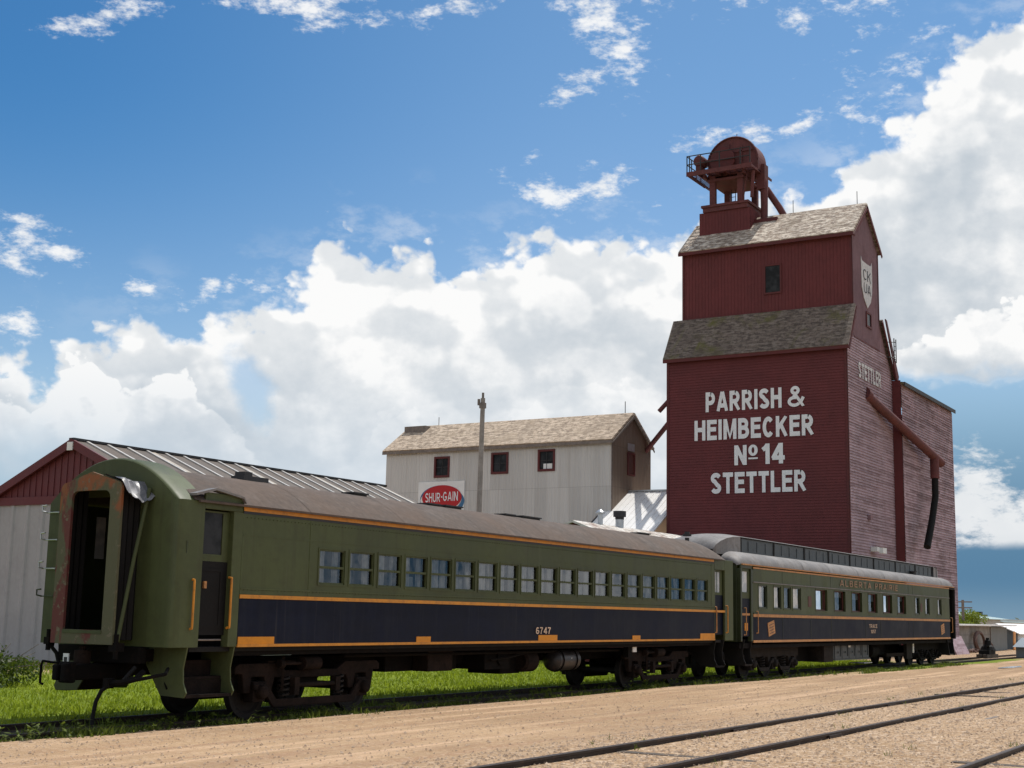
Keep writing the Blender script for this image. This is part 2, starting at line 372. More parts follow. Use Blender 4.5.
    def build(s, name, mat, parent=None, smooth=False, bevel=0, label=None):
        me = bpy.data.meshes.new(name)
        off = world_loc(parent) if parent is not None else Vector((0, 0, 0))
        me.from_pydata([(v[0]-off.x, v[1]-off.y, v[2]-off.z) for v in s.v], [], s.f)
        bm = bmesh.new(); bm.from_mesh(me); bmesh.ops.remove_doubles(bm, verts=bm.verts, dist=1e-5)
        bmesh.ops.recalc_face_normals(bm, faces=bm.faces); bm.to_mesh(me); bm.free()
        me.materials.append(mat)
        o = bpy.data.objects.new(name, me); col.objects.link(o)
        if parent is not None: o.parent = parent
        if smooth:
            me.polygons.foreach_set('use_smooth', [True]*len(me.polygons))
            try: me.set_sharp_from_angle(angle=R(38))
            except Exception: pass
        if bevel:
            bv = o.modifiers.new('bevel', 'BEVEL'); bv.width = bevel; bv.segments = 2; bv.limit_method = 'ANGLE'; bv.angle_limit = R(50)
        if label: o['label'] = label
        return o

def arc(cx, cy, rx, ry, a0, a1, n=10):
    return [(cx+rx*math.cos(R(a0+(a1-a0)*i/n)), cy+ry*math.sin(R(a0+(a1-a0)*i/n))) for i in range(n+1)]
def glyph(ch, t):
    """block capital as (advance width, list of centre-line strokes) on a unit-high body, t = stroke thickness"""
    h = t/2; b, T = h, 1-h
    def box_w(w): return h, w-h, w/2
    if ch == 'I': return t, [[(h, 0), (h, 1)]]
    if ch == '-': return .32, [[(.04, .45), (.28, .45)]]
    if ch == ' ': return .3, []
    W = {'A': .80, 'M': .84, 'N': .72, 'H': .72, 'E': .64, 'F': .62, 'L': .60, 'T': .66, 'K': .74, 'o': .62, '1': .40, '4': .66, '6': .62, '7': .60, '0': .62, '5': .62, '&': .82, 'U': .72, 'D': .72, 'P': .66, 'R': .74, 'B': .70, 'S': .68, 'C': .72, 'G': .76}.get(ch, .7)
    l, r, m = box_w(W)
    g = {
     'A': [[(h*.95, 0), (m-.02, 1)], [(W-h*.95, 0), (m+.02, 1)], [(W*.22, .29), (W*.78, .29)]],
     'M': [[(l, 0), (l, 1)], [(r, 0), (r, 1)], [(l+.02, .97), (m, .08), (r-.02, .97)]],
     'N': [[(l, 0), (l, 1)], [(r, 0), (r, 1)], [(l+.03, .93), (r-.03, .07)]],
     'H': [[(l, 0), (l, 1)], [(r, 0), (r, 1)], [(l, .53), (r, .53)]],
     'E': [[(l, 0), (l, 1)], [(l, T), (W, T)], [(l, .53), (W*.93, .53)], [(l, b), (W, b)]],
     'F': [[(l, 0), (l, 1)], [(l, T), (W, T)], [(l, .51), (W*.88, .51)]],
     'L': [[(l, 0), (l, 1)], [(l, b), (W, b)]],
     'T': [[(0, T), (W, T)], [(m, 0), (m, 1)]],
     'K': [[(l, 0), (l, 1)], [(r+.0, 1), (l+.03, .40)], [(W*.40, .60), (W-h, 0)]],
     '1': [[(W-h, 0), (W-h, 1)], [(0.04, .70), (W*.45, .80), (W-h, .98)]],
     '4': [[(W*.70, 0), (W*.70, 1)], [(W*.68, .95), (h*.9, .33), (h, .29)], [(.02, .29), (W, .29)]],
     '7': [[(0, T), (W-h*.6, T)], [(r, T-.02), (W*.5, .5), (W*.34, 0)]],
     'U': [[(l, 1), (l, .34)]+arc(m, .34, m-h, .34-b, 180, 360, 12)+[(r, .34), (r, 1)]],
     'P': [[(l, 0), (l, 1)], [(l, T), (r-.2, T)]+arc(r-.22, (T+.45)/2, .22, (T-.45)/2, 90, -90, 10)+[(l, .45)]],
     'R': [[(l, 0), (l, 1)], [(l, T), (r-.26, T)]+arc(r-.27, (T+.47)/2, .22, (T-.47)/2, 90, -90, 10)+[(l, .47)], [(W*.44, .47), (W-h*.95, 0)]],
     'B': [[(l, 0), (l, 1)], [(l, T), (r-.25, T)]+arc(r-.25, (T+.53)/2, .20, (T-.53)/2, 90, -90, 10)+[(l, .53)], [(l, .53), (r-.25, .53)]+arc(r-.24, (b+.53)/2, .24, (.53-b)/2, 90, -90, 10)+[(l, b)]],
     'D': [[(l, 0), (l, 1)], [(l, T), (m, T)]+arc(m, .5, r-m, .5-b, 90, -90, 14)+[(l, b)]],
     'C': [arc(m, .5, m-h, .5-b, 42, 318, 22)],
     'G': [arc(m, .5, m-h, .5-b, 42, 330, 22)+[(r, .42)], [(W*.5, .44), (W, .44)]],
     'S': [arc(m, .735, m-h, .265-h, 20, 250, 14)+arc(m, .265, m-h, .265-h, 70, -160, 14)],
     'o': [arc(m, .5, m-h, .5-b, 0, 360, 28)],
     '0': [arc(m, .5, m-h, .5-b, 0, 360, 28)],
     '6': [arc(m, .31, m-h, .31-b, 0, 360, 20), arc(m, .5, m-h, .5-b, 48, 180, 12)+[(l, .3)]],
     '5': [[(W*.92, T), (W*.25, T), (W*.17, .52)]+arc(m, .33, m-h, .33-b, 120, -150, 14)],
     '&': [arc(.37, .785, .15, .215-h, 0, 360, 18), arc(.33, .26, .33-h, .26-b, 70, 330, 16), [(.30, .70), (W-h*.8, 0)], [(.60, .14), (W-.05, .46)], [(.40, .60), (.28, .46)]],
    }.get(ch, [[(l, 0), (l, 1)]])
    return W, g
def ribbon(pts, t):
    """constant-width band along a centre line, mitred at the corners"""
    n = len(pts); closed = (abs(pts[0][0]-pts[-1][0])+abs(pts[0][1]-pts[-1][1])) < 1e-6
    P = [Vector((p[0], p[1])) for p in pts]; q = [P[0]]
    for p in P[1:]:
        if (p-q[-1]).length > 1e-5: q.append(p)
    P = q; n = len(P); out = []
    for i in range(n):
        d0 = (P[i]-P[i-1]).normalized() if i > 0 else ((P[0]-P[-2]).normalized() if closed else None)
        d1 = (P[i+1]-P[i]).normalized() if i < n-1 else ((P[1]-P[0]).normalized() if closed else None)
        d0 = d0 if d0 is not None else d1; d1 = d1 if d1 is not None else d0
        a = Vector((-d0.y, d0.x)); b = Vector((-d1.y, d1.x)); nn = a+b
        nn = nn.normalized() if nn.length > .3 else a
        k = min(1.35, 1/max(.3, nn.dot(a)))
        out.append((P[i]+nn*t/2*k, P[i]-nn*t/2*k))
    return out
def text_obj(name, body, p0, width, height, right, up, mat, parent, bold=.17, spacing=.11, proud=.02):
    """block lettering fitted in a box: lower-left corner p0, given width and height, lying in the plane right/up"""
    x = 0; quads = []; layer = 0
    for ch in body:
        w, strokes = glyph(ch, bold)
        for k, st in enumerate(strokes):
            rb = ribbon(st, bold)
            for (a, b), (c, d) in zip(rb, rb[1:]): quads.append(((a.x+x, a.y), (b.x+x, b.y), (d.x+x, d.y), (c.x+x, c.y), k))
        x += w+spacing
    tot = x-spacing
    right = Vector(right); up = Vector(up); nrm = right.cross(up).normalized()
    m = MB()
    for q in quads:
        m.add([Vector(p0)+right*(a[0]/tot*width)+up*(min(1, max(0, a[1]))*height)+nrm*(proud+.0012*q[4]) for a in q[:4]], [(0, 1, 2, 3)])
    return m.build(name, mat, parent)

YC = 18.05          # centre line of the coaches
Y0, Y1 = 16.5, 19.6  # near and far side
def roofprof(half, z0, rise, n=20, pw=2.0, yc=YC):
    out = []
    for i in range(n+1):
        a = -1+2*i/n
        a = math.copysign(abs(a)**.85, a)
        out.append((yc+a*half, z0+rise*(1-abs(a)**pw)))
    return out

# ------------------------------------------------------------------ trucks
def wheelset(par, x, mats):
    for s in (-1, 1):
        y = YC+s*.75
        MB().lathe([(-.06*s, .0), (-.06*s, .10), (-.03*s, .12), (-.03*s, .34), (-.065*s, .37), (-.065*s, .455), (.06*s, .462), (.075*s, .49), (.10*s, .485), (.10*s, .40), (.06*s, .36), (.06*s, .0)][::s], (x, y-.0*s, .475), 'y', 32).build('wheel', mats['wheel'], par, True)
    MB().cyl((x, YC-1.12, .475), (x, YC+1.12, .475), .075, 12).build('axle', mats['wheel'], par, True)
def spring(mb, x, y, z0, z1, r=.10, turns=4):
    pts = []
    for i in range(turns*10+1):
        a = 2*PI*i/10; pts.append((x+r*math.cos(a), y+r*math.sin(a), z0+(z1-z0)*i/(turns*10)))
    mb.tube(pts, .022, 5)
def truck(par, cx, wb, mat, mats):
    """four-wheel equalised coach truck"""
    t = MB().box(cx-.35, cx+.35, YC-.95, YC+.95, .50, .86).box(cx-1.2, cx+1.2, YC-.3, YC+.3, .62, .8).build('truck', mats['under'], par, bevel=.02)
    xa, xb = cx-wb/2, cx+wb/2
    for x in (xa, xb): wheelset(t, x, mats)
    for s in (-1, 1):
        y = YC+s*1.02
        fr = MB()
        L = xa-.62; Rr = xb+.62
        top = [(L, .92), (L+.1, .98), (xa+.5, .98), (cx-.75, .84), (cx+.75, .84), (xb-.5, .98), (Rr-.1, .98), (Rr, .92), (Rr, .80), (xb+.42, .80), (xb+.36, .46), (xb+.20, .46), (xb+.17, .74), (xb-.17, .74), (xb-.22, .46), (xb-.38, .46), (xb-.46, .72), (cx+.7, .70), (cx-.7, .70), (xa+.46, .72), (xa+.38, .46), (xa+.22, .46), (xa+.17, .74), (xa-.17, .74), (xa-.20, .46), (xa-.36, .46), (xa-.42, .80), (L, .80)]
        fr.prism(top, 'y', y-.07, y+.07)
        fr.build('side_frame', mat, t, bevel=.018)
        ye = y-s*.0
        eq = [(xa-.2, .62), (xa+.15, .62), (xa+.42, .34), (xb-.42, .34), (xb-.15, .62), (xb+.2, .62), (xb+.2, .52), (xb-.06, .50), (xb-.34, .20), (xa+.34, .20), (xa+.06, .50), (xa-.2, .52)]
        MB().prism(eq, 'y', ye+s*.10, ye+s*.17).build('equalizer_bar', mat, t, bevel=.015)
        for x in (xa, xb):
            MB().box(x-.17, x+.17, y-.12, y+.12, .30, .66).lathe([(-.02*s, .0), (-.02*s, .13), (.12*s, .12), (.15*s, .06), (.15*s, 0)], (x, y+s*.12, .48), 'y', 16).build('journal_box', mat, t, bevel=.02)
        for x in (xa+.72, xb-.72):
            m = MB(); spring(m, x, y+s*.06, .34, .72, .105); m.build('coil_spring', mats['wheel'], t)
        m = MB().cyl((cx-.1+.35*s, y+s*.17, .97), (cx+.38+.35*s, y+s*.17, .97), .125, 14).cyl((cx-.55+.35*s, y+s*.17, .97), (cx-.1+.35*s, y+s*.17, .97), .03, 8)
        m.cyl((cx-.62+.35*s, y+s*.17, .97), (cx-.74+.35*s, y+s*.17, .97), .08, 10).bar((cx-.62+.35*s, y+s*.17, 1.1), (cx-.62+.35*s, y+s*.17, .5), .05)
        m.box(cx-.9+.35*s, cx+.6+.35*s, y-.05, y+.05, .985, 1.02)
        m.build('brake_cylinder', mat, t, True)
        m = MB().cyl((cx-.62, y+s*.2, .58), (cx+.55, y+s*.2, .58), .045, 10).box(cx-.72, cx-.58, y+s*.2-.06, y+s*.2+.06, .4, .72).box(cx+.5, cx+.64, y+s*.2-.06, y+s*.2+.06, .44, .70)
        m.build('brake_rod', mat, t, True)
        for x, d in ((xa, 1), (xb, -1)):
            MB().prism([(x+d*.50, .72), (x+d*.62, .72), (x+d*.60, .30), (x+d*.52, .26), (x+d*.485, .45)], 'y', y-s*.16-.05, y-s*.16+.05).build('brake_shoe', mats['under'], t)
    return t
def truck6(par, cx, wb, mat, mats):
    """six-wheel heavyweight truck"""
    t = MB().box(cx-1.4, cx+1.4, YC-.9, YC+.9, .55, .85).build('truck', mats['under'], par, bevel=.02)
    for x in (cx-wb, cx, cx+wb): wheelset(t, x, mats)
    for s in (-1, 1):
        y = YC+s*1.02
        pts = [(cx-wb-.6, .70), (cx-wb-.6, 1.0), (cx-wb-.2, 1.06), (cx+wb+.2, 1.06), (cx+wb+.6, 1.0), (cx+wb+.6, .70)]
        for x in (cx+wb, cx, cx-wb):
            pts += [(x+.45, .70), (x+.36, .42), (x+.2, .42), (x+.17, .68), (x-.17, .68), (x-.2, .42), (x-.36, .42), (x-.45, .70)]
        MB().prism(pts, 'y', y-.07, y+.07).build('side_frame', mat, t, bevel=.018)
        for x in (cx-wb, cx, cx+wb):
            MB().box(x-.16, x+.16, y-.13, y+.13, .28, .64).lathe([(-.02*s, 0), (-.02*s, .12), (.1*s, .11), (.13*s, .05), (.13*s, 0)], (x, y+s*.13, .46), 'y', 14).build('journal_box', mat, t, bevel=.02)
        for k in (-.5, .5):
            m = MB(); spring(m, cx+k*wb, y+s*.05, .36, .70, .10); m.build('coil_spring', mats['wheel'], t)
            eq = [(cx+k*wb-.95, .60), (cx+k*wb-.7, .60), (cx+k*wb-.45, .36), (cx+k*wb+.45, .36), (cx+k*wb+.7, .60), (cx+k*wb+.95, .60), (cx+k*wb+.95, .50), (cx+k*wb+.65, .48), (cx+k*wb+.38, .24), (cx+k*wb-.38, .24), (cx+k*wb-.65, .48), (cx+k*wb-.95, .50)]
            MB().prism(eq, 'y', y+s*.10, y+s*.16).build('equalizer_bar', mat, t, bevel=.012)
    return t

# ------------------------------------------------------------------ coach 1
def steps(par, xa, xb, mat, mtread, near=True):
    s = -1 if near else 1
    yo = YC+s*1.55
    def Y(d): return yo-s*d
    for x, nm in ((xa, 0), (xb, 1)):
        pts = [(Y(.0), 1.30), (Y(.85), 1.30), (Y(.92), 1.0), (Y(.55), .50), (Y(.02), .48), (Y(-.03), .56), (Y(.05), .72), (Y(.07), .95)]
        MB().prism(pts, 'x', x-.015, x+.015).build('step_side', mat, par)
    m = MB()
    for k, (d, z) in enumerate(((.0, .50), (.26, .78), (.50, 1.04))):
        ya, yb = sorted((Y(d), Y(d+.26))); m.box(xa+.016, xb-.016, ya, yb, z-.025, z+.025)
        ya, yb = sorted((Y(d+.25), Y(d+.27))); m.box(xa+.016, xb-.016, ya, yb, z+.026, z+.25)
    m.build('step_tread', mtread, par)

def handrail(par, x, y, z0, z1, mat, r=.018, out=.07):
    MB().tube([(x, y, z1), (x, y-out, z1-.01), (x, y-out, z1-.05), (x, y-out, (z0+z1)/2), (x, y-out, z0+.05), (x, y-out, z0+.01), (x, y, z0)], r, 8).build('handrail', mat, par, True)

def window_unit(par, x0, x1, z0, z1, y, frame_mat, kind, depth=.07, curt=None, seed=0):
    rnd = random.Random(seed)
    m = MB(); w = .03
    m.wall('y', y-.012, .03, x0-w, x1+w, z0-w, z1+w, [(x0, x1, z0, z1)])
    f = m.build('window', frame_mat, par)
    s = MB(); ys = y+depth
    if kind == 'sash':
        zm = (z0+z1)/2-.01
        s.box(x0, x1, ys-.02, ys+.02, zm-.022, zm+.022)
        for xx in (x0, x1-.03): s.box(xx, xx+.03, ys-.02, ys+.02, z0, zm-.022).box(xx, xx+.03, ys-.02, ys+.02, zm+.022, z1)
        s.box(x0+.03, x1-.03, ys-.02, ys+.02, z0, z0+.03).box(x0+.03, x1-.03, ys-.02, ys+.02, z1-.03, z1)
        s.build('sash_bar', frame_mat, f)
    else:
        s.wall('y', ys-.02, .04, x0, x1, z0, z1, [(x0+.035, x1-.05, z0+.05, z1-.04)])
        s.build('sash_bar', M['red_sash'] if x1-x0 > 1 else M['green_dark'], f)
    MB().quad((x0, ys+.024, z0), (x1, ys+.024, z0), (x1, ys+.024, z1), (x0, ys+.024, z1)).build('pane', M['glass'], f)
    if curt: curt(f, x0, x1, z0, z1, ys+(.06 if kind == 'sash' else .12), rnd)
    return f
def drape(par, xa, xb, z0, z1, y, mat, folds=5, amp=.025):
    n = folds*6; rings = []
    for zz in (z0, z1): rings.append([(xa+(xb-xa)*i/n, y+amp*math.sin(i/n*folds*2*PI), zz) for i in range(n+1)])
    return MB().loft(rings).build('curtain', mat, par, True)
def curtains1(f, x0, x1, z0, z1, y, rnd):
    w = x1-x0
    if rnd.random() < .12: return
    a = rnd.uniform(.12, .55); b = rnd.uniform(.10, .26)
    drape(f, x0-.02, x0+w*a, z0-.05, z1+.05, y, M['curtain'], 3)
    drape(f, x0+w*(.64+rnd.uniform(-.05, .05)), x0+w*(.64+b), z0-.05, z1+.05, y+.02, M['curtain'], 3)
    if rnd.random() < .45:
        zt = z0+(z1-z0)*rnd.uniform(.35, .5)
        MB().quad((x0, y+.06, z0-.02), (x0+w*.62, y+.06, z0-.02), (x0+w*.62, y+.06, zt), (x0, y+.06, zt)).build('curtain', M['blind_or_reflection'], f)

def coach_one():
    X0, X1 = 16.66, 40.95
    t = thing('passenger_coach', 'green and navy passenger coach numbered 6747 with brown roof and open rusty end doorway', 'train car', (28.8, YC, 0))
    zs, ze = 1.32, 3.74
    xa, xb = 18.26, 39.45
    wins = [(20.40+.9335*i, 20.40+.9335*i+.78, 2.44, 3.09) for i in range(20)]
    MB().wall('y', Y0, .05, xa, xb, 2.165, ze, wins).build('body_side', M['green'], t)
    MB().wall('y', Y1-.05, .05, 17.06, 40.6, zs, ze, []).build('body_side', M['green_dark'], t)
    MB().box(xa, xb, Y0+.001, Y0+.05, 1.345, 2.164).build('lower_panel', M['navy'], t)
    # trim
    MB().box(xa, xb, Y0-.016, Y0+.03, 1.295, 1.343).build('sill_stripe', M['orange'], t)
    MB().box(xa, 40.26, Y0-.012, Y0+.02, 2.130, 2.196).build('belt_stripe', M['orange'], t)
    MB().box(xa, xb-.05, Y0-.010, Y0+.02, 3.648, 3.724).build('roof_stripe', M['orange'], t)
    MB().box(xa, xb, Y0-.006, Y0+.02, 3.600, 3.645).build('drip_strip', M['vent_dark'], t)
    for a, b, zt in ((18.27, 19.22, 1.47), (23.66, 24.18, 1.455), (28.71, 29.63, 1.475), (33.78, 34.26, 1.45), (38.35, 39.44, 1.50)):
        MB().box(a, b, Y0-.009, Y0+.02, 1.345, zt).build('step_marker', M['orange_solid'], t)
    m = MB()
    for x in [20.12+.0, ]+[39.2]: m.box(x-.012, x+.012, Y0-.006, Y0+.01, 2.2, 3.59)
    m.box(xa+.02, xb, Y0-.008, Y0+.01, 2.285, 2.315).box(xa+.02, xb, Y0-.005, Y0+.01, 3.22, 3.24)
    m.build('seam_strip', M['green'], t)
    m = MB()                                                          # rivet rows
    for z in (2.30, 3.56):
        for i in range(210):
            x = xa+.1+i*.1
            m.box(x-.008, x+.008, Y0-.012, Y0, z-.03, z-.014)
    m.build('rivet_row', M['green'], t)['kind'] = 'stuff'
    for i, w in enumerate(wins): window_unit(t, *w, Y0, M['green'], 'sash', .026, curtains1, 100+i)
    text_obj('lettering', '6747', (28.56, Y0-.002, 1.50), .72, .16, (1, 0, 0), (0, 0, 1), M['cream'], t)
    # interior
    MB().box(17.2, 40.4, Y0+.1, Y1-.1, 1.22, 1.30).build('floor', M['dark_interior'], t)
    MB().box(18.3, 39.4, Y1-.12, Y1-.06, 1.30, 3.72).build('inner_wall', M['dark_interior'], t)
    m = MB()
    for i in range(20):
        x = 20.9+.9335*i
        m.box(x-.06, x+.06, Y0+.35, Y0+1.2, 1.3, 2.62)
    m.build('seat_row', M['curtain_blue'], t)
    # roof
    rp = roofprof(1.575, ze+.005, .635, 22, 2.15)
    rings = [[(x, y, z) for y, z in rp] for x in [17.02+i*.5 for i in range(46)]+[39.9]]
    for k in range(1, 9):
        a = k/8*PI/2; x = 39.9+.98*math.sin(a); sc = math.cos(a)
        rings.append([(x, YC+(y-YC)*(1-.16*(1-sc)), ze+.005+(z-ze-.005)*(.38+.62*sc)-.10*(1-sc)) for y, z in rp])
    m = MB().loft(rings)
    r = m.build('roof', M['roof_brown'], t, True)
    m = MB()
    for x in [20.1+3.02*i for i in range(7)]:
        rg = [[(xx, YC+(y-YC)*1.002, z+.003) for y, z in rp] for xx in (x-.015, x+.015)]
        m.loft(rg)
    m.build('roof_seam', M['roof_brown'], r)
    m = MB().box(17.1, 39.9, Y0-.075, Y0-.03, 3.715, 3.75); m.build('gutter', M['roof_brown'], r)
    # roof vents
    for k, (a, b, h, ty) in enumerate(((19.45, 19.98, .12, 0), (22.86, 23.32, .07, 1), (25.63, 26.06, .06, 1), (26.32, 27.0, .07, 1), (28.97, 29.42, .06, 1), (29.8, 30.7, .07, 1), (36.58, 37.26, .06, 1), (40.2, 40.5, .20, 2))):
        y = 17.78; zb = 4.31
        m = MB()
        if ty == 2: pass
        if ty == 0:
            m.box(a, b, y-.16, y+.16, zb, zb+.12).box(a+.06, b-.25, y-.12, y+.12, zb+.121, zb+.2).box(b+.03, b+.24, y-.1, y+.1, zb+.03, zb+.13)
        elif ty == 1:
            m.box(a, b, y-.13, y+.13, zb-.02, zb+h).box(a-.03, b+.03, y-.17, y+.17, zb+h+.001, zb+h+.03)
        else:
            m.cyl((a+.1, y, 4.1), (a+.1, y, 4.45), .07, 12).cyl((a+.1, y, 4.501), (a+.1, y, 4.57), .14, 12).cyl((a+.1, y, 4.571), (a+.1, y, 4.64), .08, 12)
        m.build('roof_vent', M['vent_dark'], r)
    # near vestibule end: arch shell with rounded corners
    half = 1.555
    def ring(x, f, zlo=1.30):
        g = 1-(1-f)*.2
        pr = [(YC-half*f, zlo)]+[(YC+(y-YC)*(f if y < YC else g)*half/1.575, (z-ze)*(.9*f+.1)+ze-.35*(1-f)) for y, z in roofprof(1.575, ze, .745, 28)]+[(YC+half*g, zlo)]
        return [(x, y, z) for y, z in pr]
    m = MB().loft([ring(17.30, .997), ring(17.05, 1.0), ring(16.86, 1.0), ring(16.76, .998), ring(16.71, .991), ring(16.675, .980), ring(16.66, .966)])
    # end plate with doorway, in upright strips
    oy = [(p[1], p[2]) for p in ring(16.66, .966)][1:-1]
    dy0, dy1, dz0, dz1 = YC-.62, YC+.62, 1.45, 3.80
    X = 16.66
    def ztop(y):
        for i in range(len(oy)-1):
            a, b = oy[i], oy[i+1]
            if a[0] <= y <= b[0] and b[0] > a[0]: return a[1]+(b[1]-a[1])*(y-a[0])/(b[0]-a[0])
        return ze
    ysx = sorted({p[0] for p in oy} | {dy0, dy1})
    for a, b in zip(ysx, ysx[1:]):
        if b-a < 1e-4: continue
        if dy0-1e-6 <= a and b <= dy1+1e-6:
            m.quad((X, a, 1.30), (X, b, 1.30), (X, b, dz0), (X, a, dz0)); m.quad((X, a, dz1), (X, b, dz1), (X, b, ztop(b)), (X, a, ztop(a)))
        else: m.quad((X, a, 1.30), (X, b, 1.30), (X, b, ztop(b)), (X, a, ztop(a)))
    en = m.build('end_shell', M['green'], t, True)
    # cut the shell's near side above/below handled by the vestibule door section starting at 17.30
    # bulkhead and passage behind the doorway
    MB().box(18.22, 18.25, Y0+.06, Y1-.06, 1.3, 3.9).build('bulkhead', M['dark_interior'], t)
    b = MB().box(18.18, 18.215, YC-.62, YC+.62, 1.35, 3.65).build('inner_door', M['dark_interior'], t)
    MB().box(18.172, 18.178, YC-.42, YC-.18, 2.45, 3.30).build('pane', M['pane_pale'], b)
    MB().box(17.68, 17.90, Y1-.075, Y1-.068, 2.80, 3.56).build('pane', M['pane_pale'], t)
    drape_m = MB().loft([[(17.3+.03*math.sin(i*1.7), YC+.58-i*.035, z) for i in range(12)] for z in (1.5, 3.75)])
    drape_m.build('curtain', M['curtain_blue'], t, True)
    m = MB().tube([(17.0, YC-.50, 1.5), (17.0, YC-.36, 2.6), (17.0, YC-.50, 3.4)], .01, 5)
    for k in range(5): m.tube([(17.0, YC-.55, 1.55+.22*k), (17.0, YC-.30, 1.77+.22*k)], .008, 4); m.tube([(17.0, YC-.30, 1.55+.22*k), (17.0, YC-.55, 1.77+.22*k)], .008, 4)
    m.build('folding_gate', M['black'], t)
    # diaphragm
    d0 = 16.10
    def rr(y0, y1, z0, z1, r, peak=0):
        pts = [(y0, z0), (y1, z0)]
        for k in range(5):
            a = k/4*PI/2; pts.append((y1-r+r*math.cos(a), z1-r+r*math.sin(a)))
        if peak: pts.append(((y0+y1)/2, z1+peak))
        for k in range(5):
            a = PI/2+k/4*PI/2; pts.append((y0+r+r*math.cos(a), z1-r+r*math.sin(a)))
        return pts
    out = rr(17.24, 18.70, 1.33, 4.01, .13, .17); inn = rr(17.50, 18.42, 1.56, 3.86, .13, .004)
    def frame(mb, x0, x1):
        n = len(out)
        for x in (x0, x1):
            mb.add([(x, *p) for p in out]+[(x, *p) for p in inn], [(i, (i+1) % n, n+(i+1) % n, n+i) for i in range(n)])
        mb.add([(x0, *p) for p in out]+[(x1, *p) for p in out], [(i, (i+1) % n, n+(i+1) % n, n+i) for i in range(n)])
        mb.add([(x0, *p) for p in inn]+[(x1, *p) for p in inn], [(i, (i+1) % n, n+(i+1) % n, n+i) for i in range(n)])
    m = MB(); frame(m, d0, d0+.05); dp = m.build('diaphragm', M['rusty'], t)
    m = MB(); bel = [(17.33, 1.40), (18.67, 1.40), (18.67, 3.92), (18.45, 4.02), (17.55, 4.02), (17.33, 3.92)]
    rings = []
    for k in range(9):
        s = 1 if k % 2 else .95
        rings.append([(d0+.055+k*.063, YC+(y-YC)*s, z if z < 2 else 1.4+(z-1.4)*(.985+.015*s)) for y, z in bel])
    m.loft(rings, closed=True); m.build('bellows', M['black'], dp)
    m = MB().tube([(d0+.08, 17.2, 1.38), (d0+.28, 17.16, 2.7), (d0+.50, 17.12, 3.92)], .033, 8); m.build('buffer_rod', M['green'], dp, True)
    m = MB().box(d0-.012, d0+.0, 17.5, 18.42, 1.50, 1.555); m.build('threshold', M['green'], dp)
    MB().box(d0+.02, d0+.2, 17.16, 17.34, 1.22, 1.36).cyl((d0+.06, 17.2, 1.1), (d0+.06, 17.2, 1.5), .04, 8).build('buffer_spring', M['under'], dp); MB().cyl((d0+.05, 18.80, 1.2), (d0+.05, 18.80, 1.55), .04, 8).box(d0, d0+.12, 18.74, 18.86, 1.3, 1.42).build('buffer_spring', M['under'], dp)
    # silver tarpaulin caught on the top corner
    m = MB(); N = 12; rings = []
    for i in range(N+1):
        u = i/N; rg = []
        for j in range(N+1):
            v = j/N
            x = d0+.02+u*.62; y = 17.72-v*.68
            z = 4.13-.13*v-.33*max(0, v-.62)*2.2*(1-.5*abs(u-.5))+.10*mnoise.noise(Vector((u*4, v*4, 3)))*(.4+v)-.1*(u*(1-u))*2
            rg.append((x, y-.05*mnoise.noise(Vector((u*5, v*5, 9))), z))
        rings.append(rg)
    m.loft(rings); m.build('tarpaulin', M['tarp'], dp, True)
    # grab irons on the end's far edge
    for z in (3.56, 3.08, 2.58, 2.1):
        m = MB().tube([(16.60, 19.30, z), (16.60, 19.62, z)], .012, 6).tube([(16.60, 19.58, z), (16.52, 19.62, z+.02), (16.52, 19.62, z+.11), (16.52, 19.52, z+.12)], .015, 6)
        m.bar((16.66, 19.30, z), (16.59, 19.30, z), .02)
        m.build('grab_iron', M['pipe'] if z > 2.2 else M['green_dark'], t)
    # near side vestibule door, framed and recessed
    m = MB()
    m.box(17.30, 18.255, Y0, Y0+.05, 3.62, 3.90)                       # header
    m.box(18.02, 18.255, Y0+.0, Y0+.16, 1.30, 3.62)                    # post
    m.box(17.06, 17.10, Y0+.051, Y0+.16, 1.30, 3.62)
    m.build('door_frame', M['green'], t, bevel=.01)
    m = MB().prism([(17.02, 3.86), (17.50, 3.985), (18.20, 3.885), (18.26, 3.80), (18.26, 3.77), (18.19, 3.85), (17.50, 3.945), (17.02, 3.82)], 'y', Y0-.06, Y0+.12); m.build('door_hood', M['roof_grey'], t)
    dr = MB().wall('y', Y0+.10, .04, 17.10, 18.02, 2.74, 3.60, [(17.14, 17.86, 2.86, 3.57)]).build('vestibule_door', M['green'], t)
    MB().wall('y', Y0+.099, .045, 17.10, 18.02, 1.50, 2.739, []).build('door_panel', M['black'], dr)
    MB().wall('y', Y0+.088, .012, 17.2, 17.9, 1.62, 2.62, [(17.25, 17.85, 1.67, 2.57)]).build('panel_moulding', M['black'], dr)
    MB().box(17.141, 17.859, Y0+.115, Y0+.122, 2.861, 3.569).build('pane', M['pane'], dr)
    MB().box(17.44, 17.50, Y0+.06, Y0+.098, 2.28, 2.40).build('door_handle', M['orange_old'], dr)
    handrail(t, 17.09, Y0+.02, 1.60, 2.42, M['orange'], .02); handrail(t, 17.99, Y0+.02, 1.62, 2.48, M['orange'], .02)
    MB().tube([(17.2, Y0+.06, 1.42), (17.9, Y0+.06, 1.42), (17.9, Y0+.2, 1.42)], .016, 6).build('lift_bar', M['wood_grey'], t)
    MB().box(16.9, 16.915, Y0-.012, Y0+.02, 2.85, 3.05).build('lamp_bracket', M['green_dark'], t)
    steps(t, 17.07, 18.20, M['green'], M['truck']); steps(t, 17.07, 18.20, M['green'], M['truck'], False)
